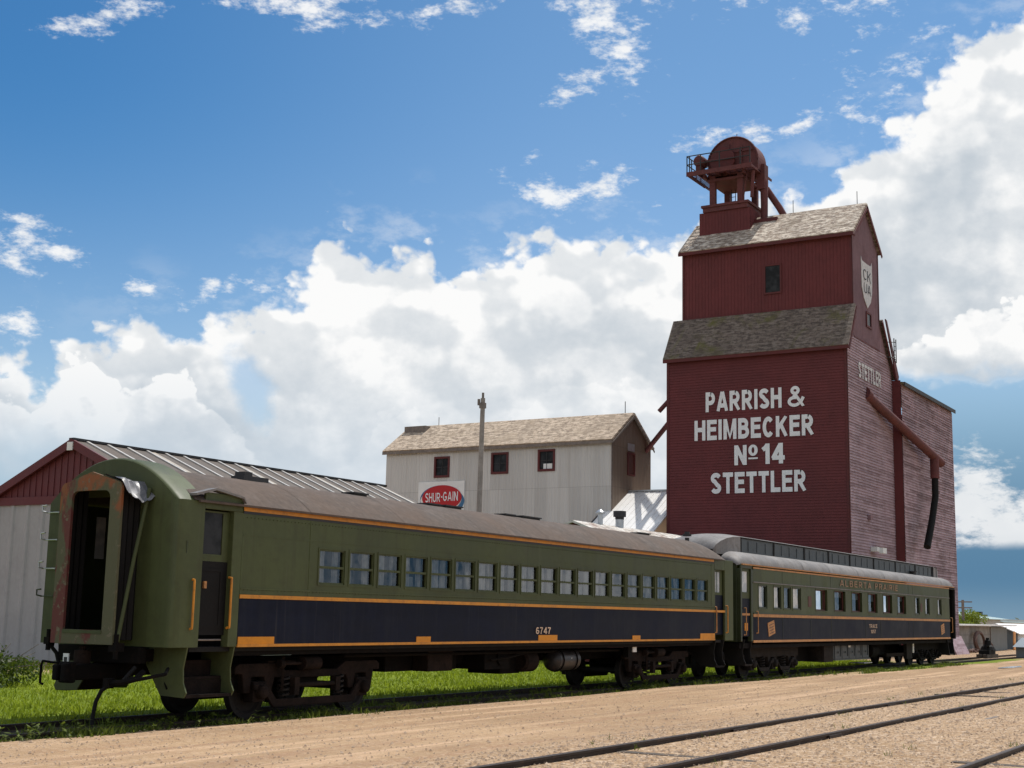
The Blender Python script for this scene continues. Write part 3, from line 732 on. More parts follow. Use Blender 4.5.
    # far vestibule
    m = MB().box(40.27, 40.95, Y0-.002, Y0+.06, 1.28, 3.74).box(39.455, 40.27, Y0, Y0+.06, 3.42, 3.74).box(39.455, 39.50, Y0, Y0+.14, 1.28, 3.42).box(40.93, 40.95, Y0+.06, Y1, 1.28, 3.74)
    m.build('end_panel', M['green'], t, bevel=.015)
    dr = MB().wall('y', Y0+.08, .04, 39.50, 40.27, 2.66, 3.42, [(39.56, 40.08, 2.74, 3.36)]).build('vestibule_door', M['green'], t)
    MB().wall('y', Y0+.079, .045, 39.50, 40.27, 1.46, 2.659, []).build('door_panel', M['navy'], dr)
    MB().quad((39.56, Y0+.1, 2.74), (40.08, Y0+.1, 2.74), (40.08, Y0+.1, 3.36), (39.56, Y0+.1, 3.36)).build('pane', M['pane_pale'], dr)
    MB().box(39.80, 39.84, Y0+.07, Y0+.078, 2.74, 3.36).build('muntin', M['green'], dr)
    handrail(t, 39.52, Y0+.03, 1.52, 2.3, M['orange_old'], .018); handrail(t, 40.34, Y0, 1.52, 2.34, M['orange'], .018)
    steps(t, 39.55, 40.2, M['black'], M['under'])
    # underframe
    MB().box(18.24, 39.5, YC-1.40, YC+1.40, 1.14, 1.25).box(16.76, 18.239, YC-.8, YC+.8, 1.05, 1.25).box(16.9, 40.8, YC-.35, YC+.35, .80, 1.049).build('underframe', M['under'], t)
    eq = MB().box(24.82, 25.78, 16.98, 17.4, .70, 1.19).build('equipment_box', M['truck'], t, bevel=.02)
    MB().box(23.86, 26.6, 17.42, 18.9, .70, 1.119).build('equipment_box', M['under'], t, bevel=.02)
    MB().box(27.3, 28.4, 17.1, 18.4, .68, 1.119).cyl((28.0, 17.05, .95), (28.0, 17.1, .95), .2, 12).box(28.3, 29.2, 17.3, 18.2, .55, 1.0).tube([(27.4, 17.0, .9), (28.2, 16.98, .95), (28.9, 17.05, 1.02), (29.6, 17.05, 1.0)], .03, 6).build('brake_rigging', M['under'], t)
    MB().lathe([(-.0, 0), (-.0, .12), (-.04, .2), (.02, .26), (.5, .26), (.55, .2), (.55, 0)], (29.05, 17.2, .84), 'x', 20).build('brake_drum', M['truck'], t, True)
    MB().lathe([(0, 0), (.03, .18), (.12, .265), (1.15, .265), (1.24, .18), (1.27, 0)], (30.35, 17.1, .84), 'x', 24).build('air_tank', M['tank'], t, True)
    MB().box(31.0, 31.04, 16.84, 16.845, .8, .9).build('stencil', M['pipe'], t)
    m = MB()
    for x in (30.6, 31.3): m.tube([(x, 17.1+.28*math.cos(a), .84+.28*math.sin(a)) for a in [i*2*PI/16 for i in range(17)]], .018, 4); m.box(x-.02, x+.02, 17.08, 17.12, 1.11, 1.2)
    m.build('tank_strap', M['under'], t)
    MB().box(34.05, 34.28, 16.75, 16.9, .86, 1.25).build('control_box', M['under'], t)
    MB().box(34.28, 34.50, 16.72, 16.80, 1.0, 1.22).build('label_plate', M['white'], t)
    m = MB()
    for y in (17.0, 18.3): m.cyl((21.9, y, 1.08), (34, y, 1.05), .035, 8)
    m.build('steam_pipe', M['under'], t)
    truck(t, 20.9, 3.05, M['truck'], M); truck(t, 36.4, 3.0, M['truck'], M)
    # coupler, uncoupling lever, hoses and fittings on the near end
    m = MB().box(16.0, 17.2, YC-.12, YC+.12, .74, 1.0).box(15.86, 16.0, YC-.15, YC+.13, .70, 1.04).box(15.74, 15.859, YC-.17, YC-.05, .72, 1.02).box(15.76, 15.859, YC+.05, YC+.17, .74, 1.0)
    m.build('coupler', M['under'], t, bevel=.03)
    MB().box(16.58, 16.75, YC-.95, YC+1.0, 1.02, 1.29).build('buffer_beam', M['under'], t, bevel=.02)
    MB().cyl((16.3, 18.12, .92), (16.3, 18.12, 1.22), .14, 14).cyl((16.3, 18.12, 1.221), (16.3, 18.12, 1.28), .06, 8).build('drain_valve', M['truck'], t, True)
    MB().box(16.18, 16.2, 18.32, 18.45, .94, 1.16).build('notice_plate', M['white'], t); MB().box(16.172, 16.179, 18.35, 18.42, 1.0, 1.1).build('notice_mark', M['vent_dark'], t)
    MB().tube([(16.45, 18.4, .98), (16.2, 18.72, 1.0), (16.15, 18.90, 1.02), (16.15, 18.93, .95), (16.15, 18.93, .66), (16.15, 18.86, .64)], .022, 6).tube([(16.2, 18.6, .9), (16.15, 18.2, .80), (16.2, 18.0, .84)], .014, 6).build('uncoupling_lever', M['under'], t, True)
    MB().tube([(16.3, 18.85, 1.4), (16.25, 18.82, 1.25), (16.3, 18.75, 1.15), (16.35, 18.72, .95)], .035, 7).build('steam_hose', M['black'], t, True)
    MB().tube([(16.4, 16.98, .98), (16.2, 17.05, .75), (16.12, 17.22, .70), (16.08, 17.38, .60), (16.06, 17.47, .42), (16.06, 17.52, .18), (16.06, 17.52, .05)], .034, 8).build('air_hose', M['black'], t, True)
    MB().tube([(16.5, 16.9, .9), (16.3, 16.85, .80), (16.15, 17.0, .74), (16.1, 17.2, .72)], .05, 7).tube([(16.15, 17.0, .74), (16.3, 16.62, .82), (16.6, 16.5, .88), (16.9, 16.75, .95)], .03, 7).box(16.02, 16.16, 17.18, 17.3, .66, .80).build('train_pipe', M['under'], t, True)
    MB().tube([(17.15, 17.35, 1.2), (17.12, 17.15, .95), (17.05, 16.9, .62), (17.3, 16.8, .55)], .02, 6).build('safety_chain', M['under'], t, True)
    # gangway plates between the two coaches
    MB().box(40.951, 41.22, YC-.75, YC+.75, 1.35, 3.9).build('bellows', M['black'], t)
    MB().tube([(40.7, 16.9, 1.15), (40.6, 16.7, .85), (40.7, 16.72, .5)], .03, 6).build('air_hose', M['black'], t, True)
    return t
coach_one()

# ------------------------------------------------------------------ coach 2
def coach_two():
    t = thing('clerestory_coach', 'older dark green coach with grey clerestory roof lettered ALBERTA PRAIRIE behind the first coach', 'train car', (55.6, YC, 0))
    xa, xb = 42.66, 68.6
    small = [(43.15, 43.92), (44.55, 45.25), (45.52, 46.22), (46.42, 47.25)]
    big = [(48.85, 50.15), (51.00, 52.32), (53.15, 54.45), (55.30, 56.55), (57.42, 58.70), (59.55, 60.85)]
    tail = [(62.40, 63.10), (64.10, 64.85), (66.35, 67.05)]
    wins = [(a, b, 2.30, 3.06) for a, b in small+big+tail]
    MB().wall('y', Y0, .06, xa, xb, 2.12, 3.58, wins).build('body_side', M['green'], t)
    MB().wall('y', Y1-.06, .06, xa, xb, 1.26, 3.58, []).build('body_side', M['green_dark'], t)
    MB().box(xa, xb, Y0+.001, Y0+.06, 1.28, 2.119).build('lower_panel', M['navy'], t)
    MB().box(xa, xb, Y0-.014, Y0+.02, 1.20, 1.275).build('sill_stripe', M['orange_old'], t)
    MB().box(xa, xb, Y0-.02, Y0+.02, 2.02, 2.115).build('belt_stripe', M['orange_old'], t)
    MB().box(xa, xb, Y0-.03, Y0+.02, 2.118, 2.15).build('belt_rail', M['green_dark'], t)
    MB().box(xa, xb, Y0-.014, Y0+.02, 3.575, 3.625).build('roof_stripe', M['orange_old'], t)
    MB().box(xa-1.0, xb+.9, Y0-.05, Y0+.02, 3.66, 3.70).build('eave_strip', M['orange_old'], t)
    MB().box(xa, xb, Y0-.03, Y0+.02, 3.125, 3.155).build('drip_strip', M['roof_grey'], t)
    m = MB()
    for x in (45.4, 48.3, 50.6, 54.9, 57.0, 61.3, 62.0): m.box(x-.01, x+.01, Y0-.006, Y0+.01, 3.16, 3.57).box(x-.01, x+.01, Y0-.006, Y0+.01, 1.29, 2.01)
    m.build('seam_strip', M['green_dark'], t)
    def blinds_and_reflections(f, x0, x1, z0, z1, y, rnd):
        if x1-x0 > 1:
            zt = z1-(z1-z0)*rnd.uniform(.28, .48)
            MB().quad((x0, y-.06, zt), (x1, y-.06, zt), (x1, y-.06, z1), (x0, y-.06, z1)).build('blind_or_reflection', M['blind_or_reflection'], f)
            MB().quad((x0, y, z0), (x1-.25, y, z0), (x1-.25, y, zt), (x0, y, zt)).build('curtain', M['tank'], f)
        elif rnd.random() < .9:
            q = rnd.uniform(.45, .8); MB().quad((x0, y-.105, z0), (x0+q*(x1-x0), y-.105, z0), (x0+(q-.1)*(x1-x0), y-.105, z1), (x0, y-.105, z1)).build('blind_or_reflection', M['pane_pale'], f)  # pale quad over each small pane: a reflection painted as colour
    for i, w in enumerate(wins): window_unit(t, *w, Y0, M['green'], 'single', .10 if w[1]-w[0] > 1 else .03, blinds_and_reflections, 300+i)
    for a, b in ((48.02, 48.36), (63.3, 63.55)): MB().box(a, b, Y0-.012, Y0+.01, 2.42, 2.80).build('vent_plate', M['red_sash'], t)
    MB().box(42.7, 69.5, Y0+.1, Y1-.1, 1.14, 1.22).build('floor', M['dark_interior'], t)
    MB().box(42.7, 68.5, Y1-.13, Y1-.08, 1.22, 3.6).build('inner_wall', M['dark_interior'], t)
    text_obj('lettering', 'ALBERTA', (51.65, Y0-.004, 3.255), 4.05, .235, (1, 0, 0), (0, 0, 1), M['gold_letter'], t, .15, .32)
    text_obj('lettering', 'PRAIRIE', (56.25, Y0-.004, 3.255), 3.3, .235, (1, 0, 0), (0, 0, 1), M['gold_letter'], t, .15, .32)
    text_obj('lettering', 'TRACE', (55.32, Y0+.0, 1.69), 1.08, .15, (1, 0, 0), (0, 0, 1), M['cream'], t, .17, .16)
    text_obj('lettering', '1057', (55.52, Y0+.0, 1.48), .68, .14, (1, 0, 0), (0, 0, 1), M['cream'], t, .17, .16)
    for a in (43.94, 66.82):
        m = MB(); h = .10
        m.prism([(a, 1.83-.0), (a+.60, 1.83+h), (a+.70, 1.40+h), (a+.10, 1.38)], 'y', Y0-.012, Y0+.0)
        e = m.build('emblem', M['orange_old'], t)
        m = MB()
        for k in range(4): m.prism([(a+.12+.02*k, 1.76-.09*k), (a+.55+.02*k, 1.835-.09*k), (a+.555+.02*k, 1.815-.09*k), (a+.125+.02*k, 1.74-.09*k)], 'y', Y0-.016, Y0-.0125)
        m.build('emblem_lines', M['red_sash'], e)
    # roof: lower deck, clerestory, upper deck
    def deck(sign):
        pts = []
        for i in range(9):
            a = i/8*PI/2; pts.append((YC+sign*(.95+.66*math.cos(a)), 3.70+.42*math.sin(a)))
        return pts
    for sg in (-1, 1):
        pr = deck(sg); rings = []
        for k in range(7):
            a = PI/2*(1-k/6); rings.append([(42.35-.85*math.sin(a), YC+(y-YC)*(1-.10*(1-math.cos(a))), 3.60+(z-3.60)*(.35+.65*math.cos(a))) for y, z in pr])
        rings += [[(x, y, z) for y, z in pr] for x in [42.35+i*2.0 for i in range(1, 14)]]
        for k in range(7):
            a = PI/2*k/6; rings.append([(68.8+.9*math.sin(a), YC+(y-YC)*(1-.10*(1-math.cos(a))), 3.60+(z-3.60)*(.35+.65*math.cos(a))) for y, z in pr])
        m = MB().loft(rings); r = m.build('lower_roof', M['roof_grey'], t, True)
        m = MB()
        for x in (47.35, 50.3, 53.85, 57.5, 61.0, 64.5, 67.0): m.loft([[(xx, YC+(y-YC)*1.008, z+.012) for y, z in pr] for xx in (x-.014, x+.014)])
        m.build('roof_rib', M['vent_dark'], r)
    cl = MB().box(43.0, 68.7, YC-.95, YC+.95, 4.05, 4.62).build('clerestory', M['roof_grey_dark'], t)
    m = MB()
    for x in (43.1, 46.2, 49.4, 52.2, 54.9, 58.2, 61.5, 64.8, 67.8, 68.6): m.box(x-.06, x+.06, YC-.975, YC-.951, 4.10, 4.60)
    m.build('clerestory_post', M['black'], cl)
    m = MB().box(42.95, 68.75, YC-.985, YC-.951, 4.585, 4.622).box(42.95, 68.75, YC-.975, YC-.951, 4.09, 4.13); m.build('clerestory_rail', M['black'], cl)
    for i, x in enumerate((44.6, 47.8, 50.8, 53.5, 56.5, 59.8, 63.1, 66.3)):
        m = MB()
        for dx in (-.8, 0, .8): m.box(x+dx-.015, x+dx+.015, YC-.968, YC-.951, 4.18, 4.52)
        m.build('clerestory_vent', M['roof_grey_dark'], cl)
    up = roofprof(.99, 4.625, .12, 12)
    rings = []
    for k in range(6):
        a = PI/2*(1-k/5); rings.append([(43.0-1.75*math.sin(a), YC+(y-YC)*(1-.25*(1-math.cos(a))), 3.95+(z-3.95)*(.28+.72*math.cos(a))) for y, z in up])
    rings += [[(x, y, z) for y, z in up] for x in (44, 50, 56, 62, 68.0)]
    for k in range(1, 6):
        a = PI/2*k/5; rings.append([(68.0+1.5*math.sin(a), YC+(y-YC)*(1-.25*(1-math.cos(a))), 3.95+(z-3.95)*(.28+.72*math.cos(a))) for y, z in up])
    # side cheeks of the hoods
    ur = MB().loft(rings).build('upper_roof', M['roof_grey'], cl, True)
    m = MB()
    for sd_ in (0, -1):
        for part in (rings[:6], rings[10:]):
            e = [r[sd_] for r in part]
            for a, b in zip(e, e[1:]): m.quad((a[0], a[1], 4.0), (b[0], b[1], 4.0), b, a)
    m.build('hood_cheek', M['roof_grey'], cl)
    for x in (64.0,): MB().cyl((x, 17.0, 4.05), (x, 17.0, 4.22), .12, 10).cyl((x, 17.0, 4.221), (x, 17.0, 4.27), .2, 10).build('roof_vent', M['vent_dark'], t)
    # near vestibule (toward coach 1)
    MB().box(41.62, 42.66, Y0, Y0+.06, 3.55, 3.70).box(42.5, 42.66, Y0, Y0+.14, 1.24, 3.55).box(41.60, 41.72, Y0, Y0+.14, 1.24, 3.55).box(41.60, 41.64, Y0+.14, Y1, 1.24, 3.70).build('end_panel', M['green_dark'], t, bevel=.015)
    dr = MB().wall('y', Y0+.06, .04, 41.72, 42.5, 2.60, 3.55, [(41.80, 42.34, 2.80, 3.46)]).build('vestibule_door', M['green'], t)
    MB().wall('y', Y0+.059, .045, 41.72, 42.5, 1.40, 2.599, []).build('door_panel', M['navy'], dr)
    MB().quad((41.8, Y0+.085, 2.8), (42.34, Y0+.085, 2.8), (42.34, Y0+.085, 3.46), (41.8, Y0+.085, 3.46)).build('pane', M['pane_pale'], dr)
    MB().box(41.73, 42.49, Y0+.045, Y0+.058, 2.06, 2.13).build('belt_stripe', M['orange_old'], dr)
    MB().box(42.03, 42.30, Y0+.045, Y0+.058, 1.58, 1.82).build('number_plate', M['orange_solid'], dr)
    handrail(t, 41.98, Y0+.05, 1.44, 2.30, M['orange_old'], .016, .08); handrail(t, 42.95, Y0, 1.5, 2.2, M['orange_old'], .016, .06)
    steps(t, 41.9, 42.55, M['black'], M['truck_grey'])
    MB().box(41.23, 41.6, YC-.75, YC+.75, 1.35, 3.95).build('bellows', M['black'], t)
    # far vestibule: open doorway with chain and steps
    MB().box(68.6, 69.75, Y0, Y0+.06, 3.56, 3.70).box(69.62, 69.75, Y0, Y0+.14, 1.20, 3.56).box(69.70, 69.75, Y0+.14, Y1, 1.2, 3.7).box(68.6, 68.64, Y0+.06, Y1-.1, 1.2, 3.6).build('end_panel', M['black'], t, bevel=.015)
    MB().box(68.75, 69.5, Y0+.3, Y0+.34, 1.3, 2.6).build('vestibule_door', M['navy'], t)
    handrail(t, 69.0, Y0+.05, 1.5, 2.2, M['orange_old'], .018, .08)
    m = MB().prism([(Y0+.05, 1.2), (Y0+.9, 1.2), (Y0+.5, .45), (Y0-.05, .42)], 'x', 68.2, 68.25).prism([(Y0+.05, 1.2), (Y0+.9, 1.2), (Y0+.5, .45), (Y0-.05, .42)], 'x', 69.2, 69.25)
    for d, z in ((0, .46), (.25, .74), (.48, 1.0)): m.box(68.25, 69.2, Y0+d, Y0+d+.26, z-.02, z+.03)
    m.build('step_tread', M['black'], t)
    # underframe and boxes
    MB().box(41.7, 69.6, YC-1.45, YC+1.45, 1.02, 1.18).box(47, 64, YC-.35, YC+.35, .5, 1.02).build('underframe', M['under'], t)
    MB().box(48.9, 50.5, 17.4, 18.4, .45, 1.019).build('equipment_box', M['under'], t)
    bx = MB().box(50.55, 51.6, 16.78, 17.6, .42, 1.14).build('battery_box', M['truck_grey'], t, bevel=.02)
    bx = MB().box(51.7, 56.2, 16.80, 17.6, .46, 1.16).build('battery_box', M['roof_grey_dark'], t, bevel=.02)
    m = MB()
    for i in range(5):
        x = 51.8+i*.88; m.wall('y', 16.77, .03, x, x+.80, .52, 1.1, [(x+.08, x+.72, .60, 1.02)]).box(x+.36, x+.44, 16.74, 16.77, .72, .8)
    m.box(51.7, 56.2, 16.74, 16.8, .46, .50).build('box_doors', M['roof_grey_dark'], bx)
    MB().box(53.4, 53.62, 16.735, 16.765, .94, 1.1).build('label_plate', M['white'], bx)
    MB().box(54.9, 56.0, 16.6, 17.2, .30, .33).build('loose_plate', M['pipe'], t)
    MB().lathe([(0, 0), (.03, .2), (.1, .28), (1.0, .28), (1.1, .2), (1.13, 0)], (57.2, 17.2, .74), 'x', 18).build('air_tank', M['under'], t, True)
    MB().box(59.3, 62.4, 16.95, 17.05, .48, .62).build('brake_beam', M['truck'], t)
    MB().box(59.0, 60.2, 17.3, 18.6, .55, 1.0).build('equipment_box', M['under'], t)
    MB().box(62.1, 63.0, 16.85, 17.0, .35, 1.15).build('equipment_box', M['truck_grey'], t)
    MB().box(63.05, 63.25, 16.83, 16.9, .6, 1.0).build('label_plate', M['pane_pale'], t)
    truck6(t, 45.6, 2.0, M['truck_grey'], M); truck6(t, 65.9, 1.95, M['under'], M)
    return t
coach_two()

# ------------------------------------------------------------------ siding helpers
def clapboards(mb, axis, w, out, u_of_z, z0, z1, pitch=.16, lap=.028):
    """horizontal lapped boards on plane axis=w facing 'out' (-1); u_of_z(z)->(u0,u1)"""
    P = (lambda u, z, d: (u, w+out*d, z)) if axis == 'y' else (lambda u, z, d: (w+out*d, u, z))
    z = z0
    while z < z1-1e-4:
        zt = min(z+pitch, z1)
        a0, a1 = u_of_z(z); b0, b1 = u_of_z(zt)
        mb.quad(P(a0, z, lap), P(a1, z, lap), P(b1, zt, .004), P(b0, zt, .004))
        mb.quad(P(a0, z, .0), P(a1, z, .0), P(a1, z, lap), P(a0, z, lap))
        z = zt
def vboards(mb, axis, w, out, u0, u1, zlo, zhi, pitch=.22, bw=.035, bt=.022):
    """flat wall with raised vertical battens; zlo/zhi functions of u"""
    P = (lambda u, z, d: (u, w+out*d, z)) if axis == 'y' else (lambda u, z, d: (w+out*d, u, z))
    n = max(1, round((u1-u0)/pitch))
    for i in range(n):
        a = u0+(u1-u0)*i/n; b = u0+(u1-u0)*(i+1)/n; g = a+bw
        mb.quad(P(a, zlo(a), bt), P(g, zlo(g), bt), P(g, zhi(g), bt), P(a, zhi(a), bt))
        mb.quad(P(g, zlo(g), bt), P(g, zlo(g), .002), P(g, zhi(g), .002), P(g, zhi(g), bt))
        mb.quad(P(g, zlo(g), .002), P(b, zlo(b), .002), P(b, zhi(b), .002), P(g, zhi(g), .002))
        mb.quad(P(b, zlo(b), .002), P(b, zlo(b), bt), P(b, zhi(b), bt), P(b, zhi(b), .002))
def slab(mb, p0, p1, ya, yb, th):
    """roof slab: slope line p0->p1 in x,z, from ya to yb"""
    dx, dz = p1[0]-p0[0], p1[1]-p0[1]; L = math.hypot(dx, dz); nx, nz = -dz/L*th, dx/L*th
    if nz < 0: nx, nz = -nx, -nz
    mb.prism([p0, p1, (p1[0]+nx, p1[1]+nz), (p0[0]+nx, p0[1]+nz)], 'y', ya, yb)

# ------------------------------------------------------------------ grain elevator
def elevator():
    t = thing('grain_elevator', 'tall red wooden grain elevator lettered PARRISH & HEIMBECKER No 14 STETTLER beside the track', 'grain elevator', (75, 27, 0))
    xl, xr, ya, yb = 70.8, 79.3, 22.0, 32.45
    ux0, ux1, uy1 = 72.1, 77.05, 32.05
    RI = 74.55
    # front (-x) faces
    m = MB(); clapboards(m, 'x', xl, -1, lambda z: (ya, yb), .5, 16.4, .155, .03); m.build('front_wall', M['maroon'], t)
    m = MB(); vboards(m, 'x', ux0, -1, ya, uy1, lambda u: 18.55, lambda u: 23.05, .2); m.build('front_upper_wall', M['maroon_v'], t)
    # side (-y) face
    def uz(z):
        a = xl if z < 16.4 else xl+(z-16.4)*(ux0-xl)/(18.9-16.4)
        b = xr if z < 16.2 else xr-(z-16.2)*(xr-ux1)/(18.95-16.2)
        return a, b
    m = MB(); clapboards(m, 'y', ya, -1, uz, .5, 17.25, .155, .05); m.build('side_wall', M['faded'], t)
    zt = lambda u: 23.1+(25.2-23.1)*(1-abs(u-RI)/(RI-ux0)) if u <= RI else 23.1+(25.2-23.1)*(1-(u-RI)/(ux1-RI))
    def zb(u):
        if u < ux0: return 17.25
        return 17.25
    m = MB(); vboards(m, 'y', ya, -1, ux0, ux1, zb, zt, .2)
    m.poly([(uz(17.25)[0], ya-.005, 17.25), (ux0, ya-.005, 17.25), (ux0, ya-.005, 18.85)]); m.poly([(ux1, ya-.005, 17.25), (uz(17.25)[1], ya-.005, 17.25), (ux1, ya-.005, 18.9)])
    m.build('side_upper_wall', M['faded_v'], t)
    # back and far sides (plain)
    m = MB(); m.quad((xr, ya, 0), (xr, yb, 0), (xr, yb, 16.2), (xr, ya, 16.2)); m.poly([(xl, yb, 0), (xr, yb, 0), (xr, yb, 16.2), (ux1, yb, 18.9), (ux0, yb, 18.9), (xl, yb, 16.4)])
    m.poly([(ux0, uy1, 18.5), (ux1, uy1, 18.5), (ux1, uy1, 23.1), (RI, uy1, 25.2), (ux0, uy1, 23.1)]); m.quad((ux1, ya, 18.5), (ux1, uy1, 18.5), (ux1, uy1, 23.1), (ux1, ya, 23.1))
    m.build('back_wall', M['maroon'], t)
    m = MB()                                                            # corner boards
    m.box(xl-.05, xl-.032, ya-.05, ya+.10, .5, 16.35).box(xl-.05, xl+.08, ya-.05, ya-.033, .5, 16.35).box(xl-.05, xl-.032, yb-.12, yb+.02, .5, 16.35)
    m.box(ux0-.05, ux0-.03, ya-.045, ya+.08, 18.9, 23.0).box(ux0-.05, ux0-.03, uy1-.1, uy1+.02, 18.9, 23.0).box(ux0-.05, ux0+.08, ya-.045, ya-.028, 18.9, 23.0).box(ux1-.1, ux1+.03, ya-.045, ya-.028, 19.0, 23.0)
    m.box(ux0+.1, ux1-.1, ya-.05, ya-.03, 17.2, 17.28)
    m.build('corner_board', M['maroon_trim'], t)
    # foundation flare
    m = MB().prism([(xl-.15, 0), (xl-.02, .5), (91.2, .5), (91.6, 0)], 'y', ya-.05, yb); m.build('foundation', M['block'], t)
    # roofs
    m = MB(); slab(m, (70.57, 16.42), (72.06, 18.95), ya-.2, yb+.14, .12); m.build('lower_roof', M['shingle_dark'], t)
    m = MB(); slab(m, (79.6, 15.95), (77.1, 19.05), ya-.2, yb+.14, .12); m.build('lower_roof', M['shingle_dark'], t)
    m = MB(); slab(m, (71.86, 22.98), (RI, 25.28), ya-.2, uy1+.16, .12); m.build('upper_roof', M['shingle'], t)
    m = MB(); slab(m, (77.32, 22.98), (RI+.02, 25.28), ya-.2, uy1+.16, .12); m.build('upper_roof', M['shingle'], t)
    m = MB()                                                            # fascia and barge boards
    m.box(71.77, 71.88, ya-.21, uy1+.17, 22.84, 23.02); m.build('fascia', M['maroon_trim'], t)
    MB().box(70.50, 70.60, ya-.21, yb+.15, 16.28, 16.47).build('fascia', M['maroon_trim'], t)
    for p, q in (((71.86, 22.90), (RI, 25.22)), ((77.34, 22.90), (RI, 25.22)), ((70.57, 16.32), (72.06, 18.87)), ((79.62, 15.88), (77.1, 19.02))):
        dx, dz = q[0]-p[0], q[1]-p[1]; L = math.hypot(dx, dz); nx, nz = dz/L*.11, -dx/L*.11
        if nz > 0: nx, nz = -nx, -nz
        MB().prism([p, q, (q[0]+nx*1.6, q[1]+nz*1.6), (p[0]+nx*1.6, p[1]+nz*1.6)], 'y', ya-.245, ya-.2).build('barge_board', M['maroon_trim'], t)
    MB().prism([(77.2, 19.15), (77.5, 19.1), (79.7, 16.15), (79.5, 15.75), (79.2, 15.95)], 'y', ya-.36, ya-.30).build('barge_board', M['maroon_trim'], t)
    # windows
    f = MB().wall('x', ux0-.07, .06, 26.0, 27.06, 20.05, 21.78, [(26.1, 26.96, 20.15, 21.68)]).build('window', M['maroon_trim'], t)
    MB().quad((ux0-.03, 26.1, 20.15), (ux0-.03, 26.96, 20.15), (ux0-.03, 26.96, 21.68), (ux0-.03, 26.1, 21.68)).build('pane', M['pane'], f)
    f = MB().wall('y', ya-.08, .06, 74.45, 75.4, 18.2, 19.1, [(74.55, 75.3, 18.32, 19.0)]).build('window', M['maroon_trim'], t)
    MB().quad((74.55, ya-.035, 18.32), (75.3, ya-.035, 18.32), (75.3, ya-.035, 19.0), (74.55, ya-.035, 19.0)).build('pane', M['pane'], f)
    # lettering on the front (reads along -y)
    Rr, U = (0, -1, 0), (0, 0, 1)
    X = xl-.035
    text_obj('lettering', 'PARRISH', (X, 30.07, 13.33), 4.45, 1.12, Rr, U, M['white_letter'], t, .215, .11)
    text_obj('lettering', '&', (X, 25.28, 13.33), .95, 1.14, Rr, U, M['white_letter'], t, .15, .11)
    text_obj('lettering', 'HEIMBECKER', (X, 30.75, 11.74), 6.92, 1.14, Rr, U, M['white_letter'], t, .215, .11)
    text_obj('lettering', 'N', (X, 28.38, 10.28), .72, 1.10, Rr, U, M['white_letter'], t, .215, .11)
    text_obj('lettering', 'o', (X, 27.56, 10.76), .54, .62, Rr, U, M['white_letter'], t, .215, .11)
    MB().box(X-.025, X-.012, 27.02, 27.56, 10.58, 10.67).build('lettering', M['white_letter'], t)
    text_obj('lettering', '14', (X, 26.78, 10.28), 1.30, 1.12, Rr, U, M['white_letter'], t, .215, .11)
    text_obj('lettering', 'STETTLER', (X, 29.78, 8.74), 5.48, 1.16, Rr, U, M['white_letter'], t, .215, .11)
    text_obj('lettering', 'STETTLER', (72.72, ya-.05, 15.07), 4.25, .88, (1, 0, 0), U, M['grey_letter'], t, .20, .13)
    # shield on the gable
    sh = [(73.62, 22.55), (73.85, 22.25), (74.9, 22.22), (75.75, 22.28), (75.95, 22.6), (75.98, 21.2), (75.9, 20.2), (75.6, 19.4), (74.85, 18.75), (74.1, 19.4), (73.7, 20.2)]
    sh = [(74.72+(x-74.8)*.88, 19.3+(z-18.75)*.74) for x, z in sh]
    e = MB().prism(sh, 'y', ya-.055, ya-.03).build('shield_emblem', M['grey_letter'], t)
    text_obj('emblem_letters', 'CK', (74.0, ya-.055, 20.85), 1.45, .62, (1, 0, 0), U, M['vent_dark'], e, .10, .14)
    text_obj('emblem_letters', 'UA', (74.1, ya-.055, 20.1), 1.3, .58, (1, 0, 0), U, M['vent_dark'], e, .10, .14)
    # head house on the ridge
    def hb(x0, x1, y0, y1, z0, z1):
        m = MB(); vboards(m, 'x', x0, -1, y0, y1, lambda u: z0, lambda u: z1, .2, .03, .018); vboards(m, 'y', y0, -1, x0, x1, lambda u: z0, lambda u: z1, .2, .03, .018)
        m.quad((x1, y0, z0), (x1, y1, z0), (x1, y1, z1), (x1, y0, z1)); m.quad((x0, y1, z0), (x1, y1, z0), (x1, y1, z1), (x0, y1, z1)); m.quad((x0, y0, z1), (x1, y0, z1), (x1, y1, z1), (x0, y1, z1)); return m
    hh = hb(73.3, 76.1, 28.32, 31.50, 23.6, 25.72).build('head_house', M['maroon_v'], t)
    MB().box(73.2, 76.2, 28.45, 31.25, 25.73, 26.15).box(73.12, 76.28, 28.36, 31.34, 26.0, 26.14).build('head_base', M['brown_red'], hh)
    for y in (28.75, 30.5):
        for x in (73.35, 75.65): MB().box(x, x+.30, y+.04, y+.38, 26.15, 27.95).build('head_post', M['brown_red'], hh)
    m = MB().box(73.3, 76.05, 28.7, 31.0, 27.6, 27.75)
    for y in (28.6, 31.05): m.box(72.9, 76.2, y-.06, y+.06, 27.76, 27.95)
    m.tube([(73.4, 28.8, 26.2), (73.4, 28.5, 27.9)], .05, 6).tube([(73.3, 28.2, 26.3), (73.3, 28.1, 27.9)], .11, 6)
    m.build('head_beam', M['brown_red'], hh)
    # pulley drum housing: half round casing on its axle along x
    def drum(x0, x1, y, z, r, zl):
        pts = [(y+r*math.cos(a), z+r*math.sin(a)) for a in [PI*i/24 for i in range(25)]]
        pts = [(y-r, zl)]+pts[::-1]+[(y+r, zl)] if False else [(y+r, zl)]+pts+[(y-r, zl)]
        return MB().prism(pts, 'x', x0, x1)
    MB_ = drum(73.6, 75.0, 29.50, 28.66, 1.58, 27.97); MB_.build('drum_housing', M['brown_red'], hh, bevel=.03)
    m = MB()
